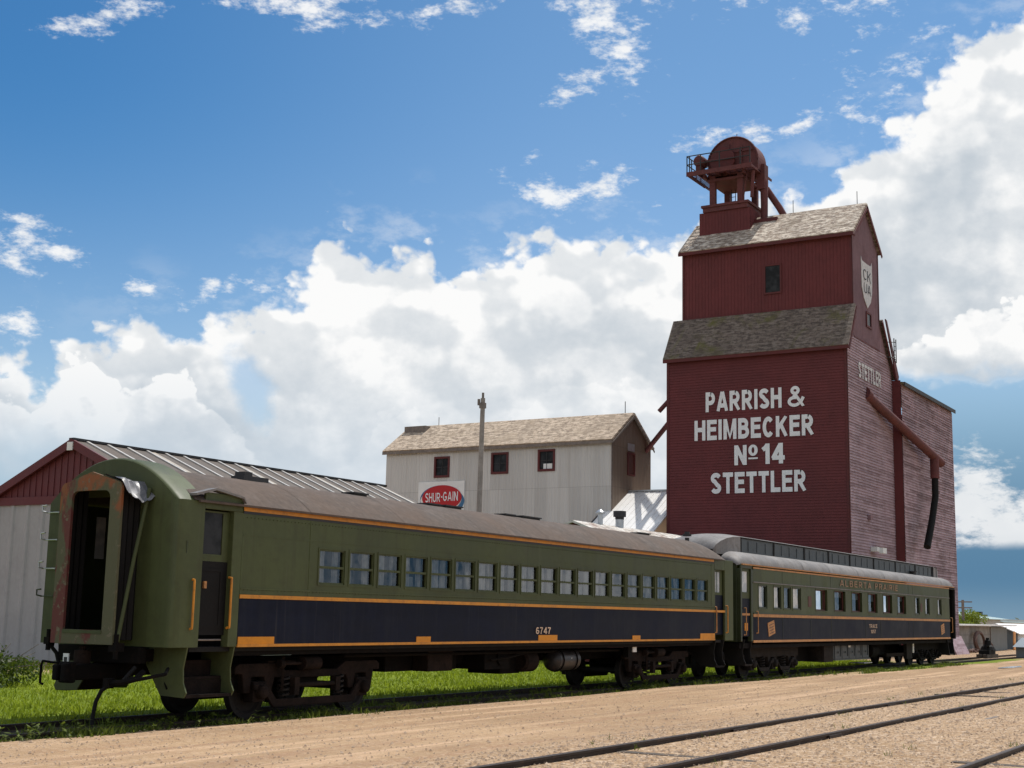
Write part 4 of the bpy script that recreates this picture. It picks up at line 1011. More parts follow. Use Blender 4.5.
    for k in (28.9, 29.7, 30.4): m.box(73.50, 73.548, k-.03, k+.03, 28.1, 29.9-abs(k-29.6)*.35)
    m.box(73.50, 73.548, 28.2, 31.0, 29.28, 29.34).tube([(73.55, 29.50+1.59*math.cos(a), 28.66+1.59*math.sin(a)) for a in [PI*i/20 for i in range(21)]], .05, 5)
    m.tube([(74.3, 29.5, 30.1), (74.3, 29.5, 30.7)], .02, 5)
    m.build('housing_rib', M['brown_red'], hh)
    MB().lathe([(0, 0), (0, .78), (.10, .80), (.12, .74), (.12, 0)], (73.28, 30.05, 28.85), 'x', 28).build('belt_guard', M['maroon_trim'], hh, True)
    m = MB().lathe([(0, 0), (0, .3), (.1, .36), (.7, .36), (.8, .28), (.8, 0)], (73.0, 31.45, 28.95), 'x', 18).box(73.0, 73.8, 31.3, 31.6, 28.13, 28.6)
    m.cyl((73.24, 29.1, 28.85), (73.24, 31.6, 28.95), .05, 6); m.build('drive_motor', M['brown_red'], hh, True)
    # platform with railing
    m = MB()
    for k in range(17): m.box(72.56+.2*k, 72.60+.2*k, 27.96, 31.95, 28.08, 28.12)
    for y in [27.95+.57*i for i in range(8)]: m.box(72.55, 75.9, y-.03, y+.03, 27.94, 28.079)
    m.box(72.48, 72.55, 27.9, 32.0, 27.88, 28.14).box(72.551, 75.2, 31.95, 32.0, 27.92, 28.14)
    m.build('platform', M['brown_red'], hh)
    m = MB(); r_ = .035
    def rail(a, b):
        for z in (28.6, 29.12): m.tube([(a[0], a[1], z), (b[0], b[1], z)], r_, 5)
    rail((72.52, 31.97), (72.52, 31.1)); rail((72.52, 31.97), (74.6, 31.97)); rail((72.52, 28.0), (72.52, 28.6)); rail((74.6, 31.97), (75.4, 31.4))
    for p in ((72.52, 31.97), (72.52, 31.8), (72.52, 31.1), (73.2, 31.97), (73.9, 31.97), (74.6, 31.97), (72.52, 28.0), (72.52, 28.6), (72.52, 29.9)): m.tube([(p[0], p[1], 28.13), (p[0], p[1], 29.14)], r_, 5)
    rail((72.52, 28.6), (72.52, 31.1))
    m.build('railing', M['vent_dark'], hh)
    m = MB()
    for y in (30.05, 30.3): m.tube([(75.4, y, 26.15), (75.4, y, 27.9)], .025, 4)
    for k in range(6): m.tube([(75.4, 30.05, 26.35+.27*k), (75.4, 30.3, 26.35+.27*k)], .02, 4)
    m.build('ladder', M['vent_dark'], hh)
    m = MB().tube([(74.4, 28.25, 28.3), (74.4, 27.85, 27.4), (74.4, 27.85, 25.0)], [.34, .24, .2], 10); m.box(74.1, 74.7, 27.7, 28.2, 27.0, 28.5)
    m.tube([(74.9, 27.9, 27.2), (75.2, 27.2, 26.0), (75.4, 26.5, 24.6)], .2, 10); m.build('down_spout', M['brown_red'], hh, True)
    m = MB().box(73.9, 74.7, 26.9, 28.3, 24.6, 25.1); m.build('spout_curb', M['maroon_trim'], hh)
    m = MB()
    for x, y, z in ((74.72, 22.4, 25.5), (74.72, 26.2, 25.5)): m.tube([(x, y, z-.1), (x, y, z+.7)], .02, 4)
    m.build('lightning_rod', M['vent_dark'], t)
    # annex behind, standing half a metre proud
    an_x0, an_x1, an_y = 79.36, 91.4, 21.47
    m = MB(); clapboards(m, 'y', an_y, -1, lambda z: (an_x0, an_x1), .5, 15.68, .155, .055); an = m.build('annex_wall', M['faded2'], t)
    m = MB(); clapboards(m, 'x', an_x0, -1, lambda z: (an_y, ya), .5, 15.9, .155, .02); m.quad((an_x1, an_y, 0), (an_x1, yb, 0), (an_x1, yb, 15.68), (an_x1, an_y, 15.68)); m.quad((an_x0, yb, 0), (an_x1, yb, 0), (an_x1, yb, 15.68), (an_x0, yb, 15.68)); m.quad((an_x0, ya, 15.68), (an_x0, yb, 15.68), (an_x0, yb, 17.4), (an_x0, ya, 16))
    m.build('annex_end_wall', M['maroon'], t)
    MB().prism([(an_y-.2, 15.64), (yb, 17.4), (yb, 17.52), (an_y-.2, 15.78)], 'x', an_x0, an_x1+.2).build('annex_roof', M['shingle_dark'], t)
    MB().box(an_x0, an_x1+.22, an_y-.25, an_y-.2, 15.56, 15.79).build('annex_fascia', M['vent_dark'], t)
    m = MB().box(an_x1-.1, an_x1+.03, an_y-.05, an_y-.032, .5, 15.56); m.build('annex_corner_board', M['faded'], t)
    m = MB().prism([(an_y-.55, 0), (an_y-.02, 1.15), (an_y+.2, 1.15), (an_y+.2, 0)], 'x', 88.6, 92.0); m.build('annex_flare', M['faded'], t)
    # loading spout
    s0, s1 = Vector((74.2, 22.05, 14.38)), Vector((84.2, 20.45, 11.48))
    m = MB().tube([s0, s1], .26, 14); sp = m.build('loading_spout', M['brown_red'], t, True)
    d = (s1-s0).normalized(); el = s0+(s1-s0)*.90
    MB().tube([el, el+Vector((.0, 0, -1.3))], .27, 12).build('spout_elbow', M['brown_red'], sp, True); MB().tube([s0-d*.05, s0+d*.35], .36, 12).build('spout_collar', M['brown_red'], sp, True)
    m = MB().tube([el+Vector((0, 0, -1.28)), el+Vector((-.05, 0, -2.4)), el+Vector((-1.0, 0, -3.9)), el+Vector((-2.1, .05, -5.5))], [.2, .2, .2, .21], 12); m.build('spout_hose', M['black'], sp, True)
    m = MB().tube([el+Vector((0, 0, 3.4)), el+Vector((0, -.02, .2))], .012, 4); 
    # spouts across to the mill
    MB().tube([(71.25, 32.47, 14.3), (71.2, 33.15, 13.62)], .13, 10).build('spout_or_shadow_tube', M['brown_red'], t, True)
    MB().tube([(72.6, 32.47, 13.9), (76.75, 36.6, 12.1)], .15, 10).build('spout_or_shadow_tube', M['brown_red'], t, True)
    # side fittings
    MB().box(74.3, 74.7, ya-.4, ya-.035, 5.7, 5.95).box(74.7, 75.4, ya-.6, ya-.35, 5.62, 5.92).build('flood_lamp', M['white'], t)
    MB().box(73.9, 74.3, ya-.2, ya-.033, 7.4, 7.65).build('junction_box', M['faded_v'], t)
    m = MB().tube([(78.3, ya-.5, 16.8), (78.3, ya-.5, 18.2)], .03, 4).tube([(78.7, ya-.5, 16.8), (78.7, ya-.5, 18.2)], .03, 4)
    for k in range(5): m.tube([(78.3, ya-.5, 17+.25*k), (78.7, ya-.5, 17+.25*k)], .02, 4)
    for k in (17.1, 18.0): m.tube([(78.5, ya-.5, k), (78.2, ya-.1, k)], .025, 4)
    m.build('side_ladder', M['vent_dark'], t)
    return t
elevator()

# ------------------------------------------------------------------ feed mill with sign
def mill():
    t = thing('feed_mill', 'grey corrugated iron mill building with tan shingle gable roof and three red framed windows', 'building', (74.8, 45, 0))
    x0, x1, ya, yb, ze, zr, xr = 72.0, 77.4, 36.6, 53.0, 12.3, 14.1, 74.75
    wins = [(48.05, 49.2, 10.42, 11.72), (43.72, 44.92, 10.5, 11.8), (40.42, 41.58, 10.55, 11.85)]
    MB().wall('x', x0, .12, ya, yb, 0, ze, wins).build('front_wall', M['corr'], t)
    MB().poly([(x0, ya, 0), (x1, ya, 0), (x1, ya, ze), (xr, ya, zr), (x0, ya, ze)]).build('gable_wall', M['corr_b'], t)
    MB().poly([(x0, yb, 0), (x1, yb, 0), (x1, yb, ze), (xr, yb, zr), (x0, yb, ze)]).quad((x1, ya, 0), (x1, yb, 0), (x1, yb, ze), (x1, ya, ze)).build('back_wall', M['corr_b'], t)
    m = MB(); slab(m, (71.8, 12.17), (xr, 14.12), ya-.14, yb+.16, .12); m.build('roof', M['shingle_tan'], t)
    m = MB(); slab(m, (77.6, 12.25), (xr+.02, 14.12), ya-.14, yb+.16, .12); m.build('roof', M['shingle_tan'], t)
    m = MB().box(71.74, 71.81, ya-.15, yb+.17, 12.02, 12.2)
    for p, q in (((71.8, 12.1), (xr, 14.06)), ((77.62, 12.18), (xr, 14.06))):
        m.prism([p, q, (q[0], q[1]-.18), (p[0], p[1]-.12)], 'y', ya-.18, ya-.14)
    m.box(x0-.02, x0+.1, ya-.03, ya-.005, 0, 12.1)
    m.build('fascia', M['wood_grey'], t)
    for i, (a, b, c, d) in enumerate(wins):
        f = MB().wall('x', x0-.05, .12, a-.02, b+.02, c-.02, d+.02, [(a+.11, b-.11, c+.12, d-.11)]).build('window', M['maroon_trim'], t)
        MB().quad((x0+.05, a, c), (x0+.05, b, c), (x0+.05, b, d), (x0+.05, a, d)).build('pane', M['pane'], f)
        if i == 2: MB().box(x0+.03, x0+.045, a+.2, b-.35, c+.14, c+.45).build('window_paper', M['white'], f)
        m = MB().box(x0+.02, x0+.045, (a+b)/2-.02, (a+b)/2+.02, c+.12, d-.11).box(x0+.02, x0+.045, a+.11, b-.11, (c+d)/2-.02, (c+d)/2+.02); m.build('muntin', M['vent_dark'], f)
    f = MB().wall('y', ya-.07, .07, 74.1, 75.1, 10.35, 11.75, [(74.2, 75.0, 10.45, 11.65)]).build('window', M['maroon_trim'], t)
    MB().quad((74.2, ya-.03, 10.45), (75.0, ya-.03, 10.45), (75.0, ya-.03, 11.65), (74.2, ya-.03, 11.65)).build('pane', M['red_sash'], f)
    MB().box(74.15, 75.05, ya-.03, ya-.005, 11.85, 12.3).build('wall_patch', M['pipe'], t)
    MB().box(73.9, 75.0, 51.3, 53.0, 13.5, 14.12).tube([(75, 51.0, 14.0), (75, 51.0, 14.8)], .025, 5).build('roof_hatch', M['wood_grey'], t)
    MB().tube([(75, 37.2, 14.2), (75, 37.2, 15.0)], .025, 5).build('lightning_rod', M['vent_dark'], t)
    # the sign on its wall
    s = thing('sign', 'white board with red oval SHUR-GAIN emblem fixed on the grey mill wall', 'sign', (71.9, 48.6, 8.3))
    MB().box(71.93, 71.985, 46.85, 50.35, 7.4, 10.15).build('board', M['white'], s)
    cy, cz = 48.52, 9.12
    def ell(cy, cz, a, b, n=48): return [(cy+a*math.cos(2*PI*i/n), cz+b*math.sin(2*PI*i/n)) for i in range(n)]
    m = MB(); A = ell(cy-.02, cz-.24, 1.68, .88); B = ell(cy+.08, cz-.06, 1.58, .85); n = len(A)
    m.add([(71.922, *p) for p in A]+[(71.922, *p) for p in B], [(i, (i+1) % n, n+(i+1) % n, n+i) for i in range(n)]); m.build('blue_swoosh', M['sign_blue'], s)
    MB().prism(ell(cy, cz, 1.50, .79), 'x', 71.90, 71.916).build('red_oval', M['mesh_red'], s)
    text_obj('lettering', 'SHUR', (71.9, cy+1.24, 8.85), 1.14, .58, (0, -1, 0), (0, 0, 1), M['white_letter'], s, .145, .13, proud=.012)
    text_obj('lettering', 'GAIN', (71.9, cy-.11, 8.90), 1.12, .58, (0, -1, 0), (0, 0, 1), M['white_letter'], s, .145, .15, proud=.012)
    MB().box(71.88, 71.894, cy-.06, cy+.03, 9.12, 9.21).build('lettering', M['white_letter'], s)
mill()

def link_shed():
    t = thing('link_shed', 'bright white metal roofed shed squeezed between the grey mill and the red elevator', 'shed', (74, 34.6, 0))
    ya, yb = 32.75, 37.15
    # -x slope of the roof in ribs, sunlit
    def z(x): return 9.3-(74.4-x)*(9.3-6.4)/(74.4-69.3)
    m = MB(); m.prism([(69.3, 6.4), (74.4, 9.3), (74.4, 9.38), (69.3, 6.48)], 'y', ya, yb)
    r = m.build('roof', M['galv'], t)
    m = MB()
    y = ya+.1
    while y < yb:
        m.prism([(69.3, 6.48), (74.4, 9.38), (74.4, 9.41), (69.3, 6.51)], 'y', y, y+.04); y += .38
    m.build('roof_rib', M['galv'], r)
    MB().box(74.25, 74.6, ya, yb, 9.36, 9.44).build('ridge_cap', M['pipe'], r)
    m = MB().prism([(74.41, 9.3), (79, 7.0), (79, 7.08), (74.41, 9.38)], 'y', ya, yb); m.build('roof', M['galv'], t)
    MB().prism([(69.5, 0), (69.5, 6.38), (71.98, 7.8), (71.98, 0)], 'y', yb-.12, yb-.06).box(69.5, 69.56, ya, yb-.12, 0, 6.4).build('wall', M['roof_grey_dark'], t)
    m = MB().prism([(69.2, 6.22), (74.4, 9.18), (74.4, 9.40), (69.2, 6.5)], 'y', yb+.001, yb+.07); m.build('barge_board', M['tank'], t)
link_shed()
# unseen tubes added behind the elevator to throw crossed shadows on the white roof
def shadow_tubes():
    el = bpy.data.objects['grain_elevator']
    MB().tube([(75.9, 31.9, 17.4), (80.25, 35.55, 19.9)], .2, 10).build('spout_or_shadow_tube', M['brown_red'], el, True)
    MB().tube([(75.3, 33.22, 17.05), (79.95, 33.66, 19.74)], .19, 10).build('spout_or_shadow_tube', M['brown_red'], el, True)
    MB().tube([(79.95, 33.4, 19.74), (80.25, 35.7, 19.92)], .1, 8).tube([(75.4, 32.3, 16.6), (76.6, 32.6, 17.8)], .1, 8).build('shadow_tube_bracket', M['brown_red'], el, True)

def low_shed():
    t = thing('low_shed', 'low outbuilding with patched pale roof and two vent stacks showing above the coach roof', 'shed', (60, 28, 0))
    xa, xb, ya, yb, yr, ze, zr = 51.6, 69.5, 25.6, 30.4, 28.0, 4.9, 5.84
    MB().prism([(ya, 0), (yb, 0), (yb, ze), (yr, zr), (ya, ze)], 'x', xa, xb).build('wall', M['maroon'], t)
    r = MB().prism([(ya-.3, ze-.06), (yr, zr+.02), (yr, zr+.12), (ya-.3, ze+.04)], 'x', xa-.15, xb).build('roof', M['shingle_patch'], t)
    MB().prism([(yb+.3, ze-.06), (yr, zr+.02), (yr, zr+.12), (yb+.3, ze+.04)], 'x', xa-.15, xb).build('roof', M['shingle_patch'], t)
    m = MB().cyl((54.05, 28, 5.7), (54.05, 28, 6.42), .115, 12).cyl((54.05, 28, 6.42), (54.05, 28, 6.47), .22, 12).lathe([(.0, .2), (.12, .06), (.12, 0)], (54.05, 28, 6.48), 'z', 12)
    m.build('vent_stack', M['pipe'], r, True)
    m = MB().cyl((55.95, 28, 5.7), (55.95, 28, 6.28), .185, 14); v = m.build('vent_stack', M['pipe'], r, True)
    MB().cyl((55.95, 28, 6.281), (55.95, 28, 6.40), .2, 14).cyl((55.95, 28, 6.401), (55.95, 28, 6.66), .29, 14).build('chimney_cap', M['vent_dark'], r, True)
low_shed()

def barn():
    t = thing('storage_barn', 'storage barn with grey metal wall, maroon gable and striped roof behind the coach', 'barn', (41, 36.9, 0))
    xa, xb, yc, hw, zr = 32.0, 49.7, 36.62, 5.3, 7.42
    sl = .43; ze = zr-sl*hw
    zt = 5.45
    # lower wall with pressed ribs
    m = MB(); pitch = .76; y = yc-hw
    while y < yc+hw-.01:
        y2 = min(y+pitch, yc+hw)
        pts = [(y, 0), (y+.62*pitch, 0), (y+.70*pitch, .05), (y+.82*pitch, .05), (y2, 0)]
        for i in range(4):
            (a, da), (b, db) = pts[i], pts[i+1]
            m.quad((xa-da, a, -.05), (xa-db, b, -.05), (xa-db, b, min(zt, zr-sl*abs(b-yc))), (xa-da, a, min(zt, zr-sl*abs(a-yc))))
        y = y2
    m.build('end_wall', M['barn_white'], t)
    m = MB(); vboards(m, 'x', xa, -1, yc-4.55, yc+4.55, lambda u: zt, lambda u: max(zt+.001, zr-sl*abs(u-yc)), .3, .05, .03); m.build('gable', M['barn_red'], t)
    MB().box(xa-.07, xa-.04, yc-4.7, yc+4.7, zt-.12, zt+.16).build('belt_trim', M['barn_red'], t)
    MB().box(xa, xb, yc-hw, yc-hw+.08, 0, ze).box(xa, xb, yc+hw-.08, yc+hw, 0, ze).box(xb-.08, xb, yc-hw+.08, yc+hw-.08, 0, ze).build('side_wall', M['barn_white'], t)
    m = MB()
    for s in (-1, 1):
        e = yc+s*(hw+.35); ez = zr-sl*(hw+.35)
        m.prism([(e, ez-.25), (yc, zr-.2), (yc, zr+.10), (e, ez+.05)], 'x', xa-.22, xa-.12)
    m.build('barge_board', M['barn_red'], t)
    MB().box(xa-.26, xa-.221, yc-.13, yc+.13, zr-.30, zr-.02).build('peak_lamp', M['white'], t)
    for s in (-1, 1):
        e = yc+s*(hw+.4); ez = zr-sl*(hw+.4)
        r = MB().prism([(e, ez), (yc, zr), (yc, zr+.07), (e, ez+.07)], 'x', xa-.2, xb).build('roof', M['barn_roof'], t)
        m = MB(); k = 0; x = xa+.35
        pp = MB()
        while x < xb:
            m.prism([(e, ez+.07), (yc, zr+.07), (yc, zr+.12), (e, ez+.12)], 'x', x, x+.12)
            if k % 5 == 3: pp.prism([(e, ez+.071), (yc, zr+.071), (yc, zr+.08), (e, ez+.08)], 'x', x+.08, x+.45)
            x += .92; k += 1
        m.build('roof_rib', M['barn_rib'], r); pp.build('roof_panel', M['pale_panel'], r)
    MB().box(xa-.2, xb, yc-.12, yc+.12, zr+.05, zr+.13).build('ridge_cap', M['vent_dark'], t)
barn()

def pole_near():
    t = thing('utility_pole', 'tall bare grey wooden pole standing in front of the grey mill', 'utility pole', (56, 35.6, 0))
    MB().tube([(56, 35.6, 0), (56, 35.6, 6), (56.05, 35.55, 12.35)], [.15, .135, .11], 12).build('shaft', M['pole_wood'], t, True)
    m = MB().box(55.92, 56.16, 35.42, 35.68, 11.85, 12.12).cyl((56.05, 35.55, 12.3), (56.05, 35.55, 12.62), .06, 8).cyl((55.95, 35.72, 12.0), (55.95, 35.72, 12.3), .07, 8)
    m.build('insulator_bracket', M['wood_grey'], t)
pole_near()

# ------------------------------------------------------------------ far right yard
def leafcloud(mb, pts, size, rnd):
    for p in pts:
        n = Vector((rnd.gauss(0, 1), rnd.gauss(0, 1), rnd.gauss(.6, 1))).normalized(); a = n.orthogonal().normalized(); a = Matrix.Rotation(rnd.uniform(0, 6.28), 3, n) @ a; b = n.cross(a)
        s = size*rnd.uniform(.6, 1.3); p = Vector(p)
        mb.add([p-a*s, p-b*s*.5, p+a*s, p+b*s*.5], [(0, 1, 2, 3)])
def crown_pts(c, r, n, rnd, lumps=9):
    blobs = []
    for i in range(lumps):
        d = Vector((rnd.gauss(0, 1), rnd.gauss(0, 1), rnd.gauss(0, 1))).normalized()
        blobs.append((Vector(c)+Vector((d.x*r[0], d.y*r[1], d.z*r[2]))*rnd.uniform(.35, .75), rnd.uniform(.35, .55)))
    out = []
    for i in range(n):
        b, k = rnd.choice(blobs); d = Vector((rnd.gauss(0, 1), rnd.gauss(0, 1), rnd.gauss(0, 1))).normalized()*(rnd.random()**.4)
        out.append(b+Vector((d.x*r[0], d.y*r[1], d.z*r[2]))*k)
    return out
def right_yard():
    rnd = random.Random(5)
    t = thing('block_shed', 'long low grey block shed with thin white roof edge right of the elevator', 'shed', (104, 24, 0))
    MB().box(94.6, 105.4, 22.5, 27, -.1, 1.78).build('wall', M['block'], t)
    MB().box(105.41, 111.2, 22.48, 27, -.1, 1.72).build('end_bay', M['block_dark'], t)
    MB().prism([(22.0, 1.79), (27.4, 1.80), (27.4, 1.90), (22.0, 1.89)], 'x', 94.0, 112.6).build('roof', M['galv'], t)
    m = MB()
    for x in (105.4,): m.box(x-.05, x+.05, 22.44, 22.479, -.05, 1.72)
    for k in (.55, 1.15): m.box(94.7, 105.3, 22.482, 22.499, k, k+.03)
    m.build('trim', M['wood_grey'], t)
    t = thing('pipe_coil', 'rusty coil of hose leaning against the grey block shed wall', 'hose coil', (100.3, 22.2, 0))
    m = MB()
    for k in range(6):
        R0 = .60+.05*(k % 3); dy = .06*k
        m.tube([(100.2+2.1*R0*math.cos(a), 22.02+dy*.5+.12*math.sin(a)*.5, .72+R0*math.sin(a)) for a in [i*2*PI/28 for i in range(29)]], .045, 5)
    m.build('coil', M['rust_coil'], t)
    MB().tube([(102.5, 22.1, .9), (103.2, 21.9, .5), (103.6, 21.8, .05)], .045, 5).build('loose_end', M['rust_coil'], t)
    t = thing('switch_stand', 'small black railway switch stand on wooden blocks beside the track', 'switch stand', (83.2, 18.0, 0))
    MB().box(82.0, 84.9, 17.7, 17.95, .0, .22).box(82.2, 84.5, 18.1, 18.35, .0, .22).build('sleeper', M['tie'], t)
    MB().box(82.6, 84.2, 17.7, 18.3, .221, .45).lathe([(0, .45), (.2, .34), (.3, .2), (.55, .17), (.6, .1), (.6, 0)], (83.4, 17.95, .45), 'z', 14).cyl((83.4, 17.95, 1.0), (83.4, 17.95, 1.15), .1, 8).tube([(83.4, 17.9, .6), (82.3, 17.7, .75)], .06, 6).build('stand_body', M['black'], t)
    t = thing('metal_bin', 'blue grey metal storage bin with sloped lid at the right edge', 'storage bin', (88, 16.9, 0))
    MB().box(86.4, 89.6, 16.0, 17.0, 0, .62).build('body', M['blue_grey'], t, bevel=.03)
    MB().prism([(85.9, .63), (89.9, .63), (89.9, 1.15), (88.6, 1.15)], 'y', 15.9, 17.1).build('lid', M['blue_grey'], t, bevel=.02)
    MB().box(86.3, 89.6, 15.96, 15.999, .50, .60).build('lip', M['pipe'], t)
    t = thing('leaning_plank', 'orange stained plank leaning on the end of the grey block shed', 'plank', (112, 22.3, 0))
    MB().bar((111.3, 22.0, 0), (113.1, 22.3, 1.35), .14).build('board', M['orange_wood'], t)
    t = thing('white_roof_shed', 'small shed with bright white gable roof beyond the grey block shed', 'shed', (119, 23.6, 0))
    MB().prism([(22.3, 0), (25.3, 0), (25.3, 1.25), (23.8, 1.9), (22.3, 1.25)], 'x', 114.0, 125).build('wall', M['blue_grey'], t)
    MB().prism([(22.0, 1.16), (23.8, 1.93), (23.8, 2.0), (22.0, 1.23)], 'x', 113.6, 125.4).build('roof', M['galv'], t)
    MB().prism([(25.6, 1.16), (23.8, 1.93), (23.8, 2.0), (25.6, 1.23)], 'x', 113.6, 125.4).build('roof', M['galv'], t)
    MB().box(114.2, 118.6, 22.24, 22.298, .5, 1.18).build('wall_panel', M['white'], t)
    MB().box(119.5, 123.5, 22.24, 22.298, 0, 1.1).build('door', M['dark_interior'], t)
    t = thing('scrap_pile', 'dark heap of scrap iron lying between the two small sheds', 'scrap pile', (114, 21.8, 0))
    m = MB()
    for i in range(16):
        x, y = 113.2+rnd.random()*2.6, 21.4+rnd.random()*.6; m.tube([(x, y, .05+rnd.random()*.3), (x+rnd.uniform(-1, 1), y+rnd.uniform(-.3, .3), .2+rnd.random()*.55)], .05+.06*rnd.random(), 5)
    m.build('scrap_iron', M['black'], t)
    t = thing('junk_heap', 'low heap of dark rubbish along the foot of the grey block shed', 'scrap pile', (97, 21.9, 0))
    m = MB()
    for i in range(22):
        x, y = 94.9+rnd.random()*6.5, 21.7+rnd.random()*.5; m.tube([(x, y, .02+rnd.random()*.08), (x+rnd.uniform(-.8, .8), y+rnd.uniform(-.2, .2), .05+rnd.random()*.2)], .05+.05*rnd.random(), 5)
    m.build('scrap_iron', M['rust_coil'], t)
    t = thing('utility_pole', 'distant utility pole with two crossarms above the bush', 'utility pole', (173, 40, 0))
    MB().tube([(173, 40, 0), (173, 40, 4.75)], [.2, .16], 8).build('shaft', M['wood_grey'], t)
    for z in (4.45, 3.75): MB().box(172.9, 173.1, 38.9, 41.2, z, z+.14).build('crossarm', M['wood_grey'], t)
    t = thing('bush_tree', 'bright green rounded tree behind the grey block shed', 'tree', (176, 40.5, 0))
    MB().tube([(176, 40.5, 0), (176, 40.5, 2.2)], [.25, .12], 8).build('trunk', M['wood_grey'], t)
    m = MB(); leafcloud(m, crown_pts((174.5, 40.4, 2.3), (5.0, 2.8, 1.55), 3000, rnd), .16, rnd); m.build('crown', M['tree'], t)
    t = thing('far_warehouse', 'pale green roofed warehouse far off on the horizon at right', 'building', (200, 44, 0))
    MB().box(180, 215, 40, 52, 0, 2.6).build('wall', M['far_wall'], t)
    MB().prism([(39.5, 2.55), (46, 3.6), (52.5, 2.55)], 'x', 179.5, 194).prism([(39.5, 2.2), (46, 3.0), (52.5, 2.2)], 'x', 194.01, 216).build('roof', M['far_roof'], t)
    m = MB().box(196, 205, 44, 46, 2.95, 3.22).box(201, 202, 44, 45, 3.22, 3.6); m.build('roof_unit', M['vent_dark'], t)
    # tree line on the horizon, one mass
    m = MB(); pts = []
    for i in range(9000):
        a = rnd.uniform(R(-60), R(105)); d = rnd.uniform(620, 680); pts.append((d*math.cos(a), d*math.sin(a), abs(rnd.gauss(0, 1))*1.3+.4))
    leafcloud(m, pts, 1.5, rnd); o = m.build('tree_line', M['far_tree']); tag(o, 'dark distant tree line along the horizon', 'trees', kind='stuff')
right_yard()

# ------------------------------------------------------------------ ground, track, plants
def hgt(x, y):
    base = .0
    if y < 14: base += .195*min(1, (14-y)/5.0)
    base += .03*mnoise.noise(Vector((x*.15, y*.5, 1.3)))
    if 9.5 < y < 16.5: base += .02*math.sin(y*4.2+.6*mnoise.noise(Vector((x*.1, 0, 0))))
    if 5.0 < y < 9.4 and x < 120: base += .012*mnoise.noise(Vector((x*1.4, y*1.4, 5)))
    if 16.7 < y < 19.6: base -= .085*min(1, (y-16.7)/.35, (19.6-y)/.35)
    if y > 24: base += .05*min(1, (y-24)/10)
    return base
def ground():
    xs = []; x = -30.0
    while x < 130: xs.append(x); x += .5 if 8 < x < 70 else 2.0
    xs = [-3000, -1500, -700, -300, -120, -60]+xs+[160, 220, 320, 520, 900, 1600, 3000]
    ys = []; y = -10.0
    while y < 48: ys.append(y); y += .35 if 2 < y < 24 else 1.5
    ys = [-3000, -1500, -700, -300, -120, -50]+ys+[60, 90, 150, 300, 600, 1200, 3000]
    nx, ny = len(xs), len(ys)
    near = lambda x, y: -60 < x < 140 and -40 < y < 70
    v = [(x, y, hgt(x, y) if near(x, y) else .0) for x in xs for y in ys]
    f = [(i*ny+j, (i+1)*ny+j, (i+1)*ny+j+1, i*ny+j+1) for i in range(nx-1) for j in range(ny-1)]
    m = MB(); m.v = v; m.f = f
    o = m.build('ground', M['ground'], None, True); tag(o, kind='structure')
ground()

def rail_profile(y, z):   # z = top of rail
    return [(y-.065, z-.16), (y+.065, z-.16), (y+.065, z-.145), (y+.012, z-.13), (y+.012, z-.045), (y+.036, z-.035), (y+.036, z-.004), (y+.028, z), (y-.028, z), (y-.036, z-.004), (y-.036, z-.035), (y-.012, z-.045), (y-.012, z-.13), (y-.065, z-.145)]
def track(name, label, ys, ztop, xa, xb, ties=True, seed=1):
    t = thing(name, label, 'railway track', ((xa+xb)/2, sum(ys)/2, 0))
    for y in ys:
        r = MB().prism(rail_profile(y, ztop), 'x', xa, xb).build('rail', M['rail'], t)
        MB().box(xa, xb, y-.024, y+.024, ztop+.0005, ztop+.002).build('rail_head', M['rail_top'], r)
    t['group'] = 'parallel railway tracks'
    if ties:
        rnd = random.Random(seed); m = MB(); x = xa+.3; yc = sum(ys)/2; n = 0
        while x < xb:
            zz = ztop-.165-rnd.uniform(.0, .05)+(.095+rnd.uniform(0, .02) if ztop > .1 and rnd.random() < .10 else 0)
            m.box(x-.11, x+.11, yc-1.25+rnd.uniform(-.1, .1), yc+1.25+rnd.uniform(-.1, .1), zz-.15, zz); x += .56
        o = m.build('sleepers', M['tie'], t); o['kind'] = 'stuff'
    return t
track('railway_track', 'overgrown railway track carrying the two coaches', (17.30, 18.80), .02, -25, 160, True, 2)
track('railway_track', 'pair of dark rusty rails crossing the gravel in the foreground', (6.86, 8.40), .275, -30, 200, True, 3)
track('railway_track', 'nearest rail with shiny worn head at the lower right corner', (2.55, 4.05), .275, -30, 200, True, 4)
for y in (8.40, 6.86):
    for x in (21.0, 29.5):
        for sg in (-1, 1): MB().box(x-.3, x+.3, y+sg*.046-.008, y+sg*.046+.008, .18, .24).build('joint_bar', M['rail'], bpy.data.objects['railway_track.001'])

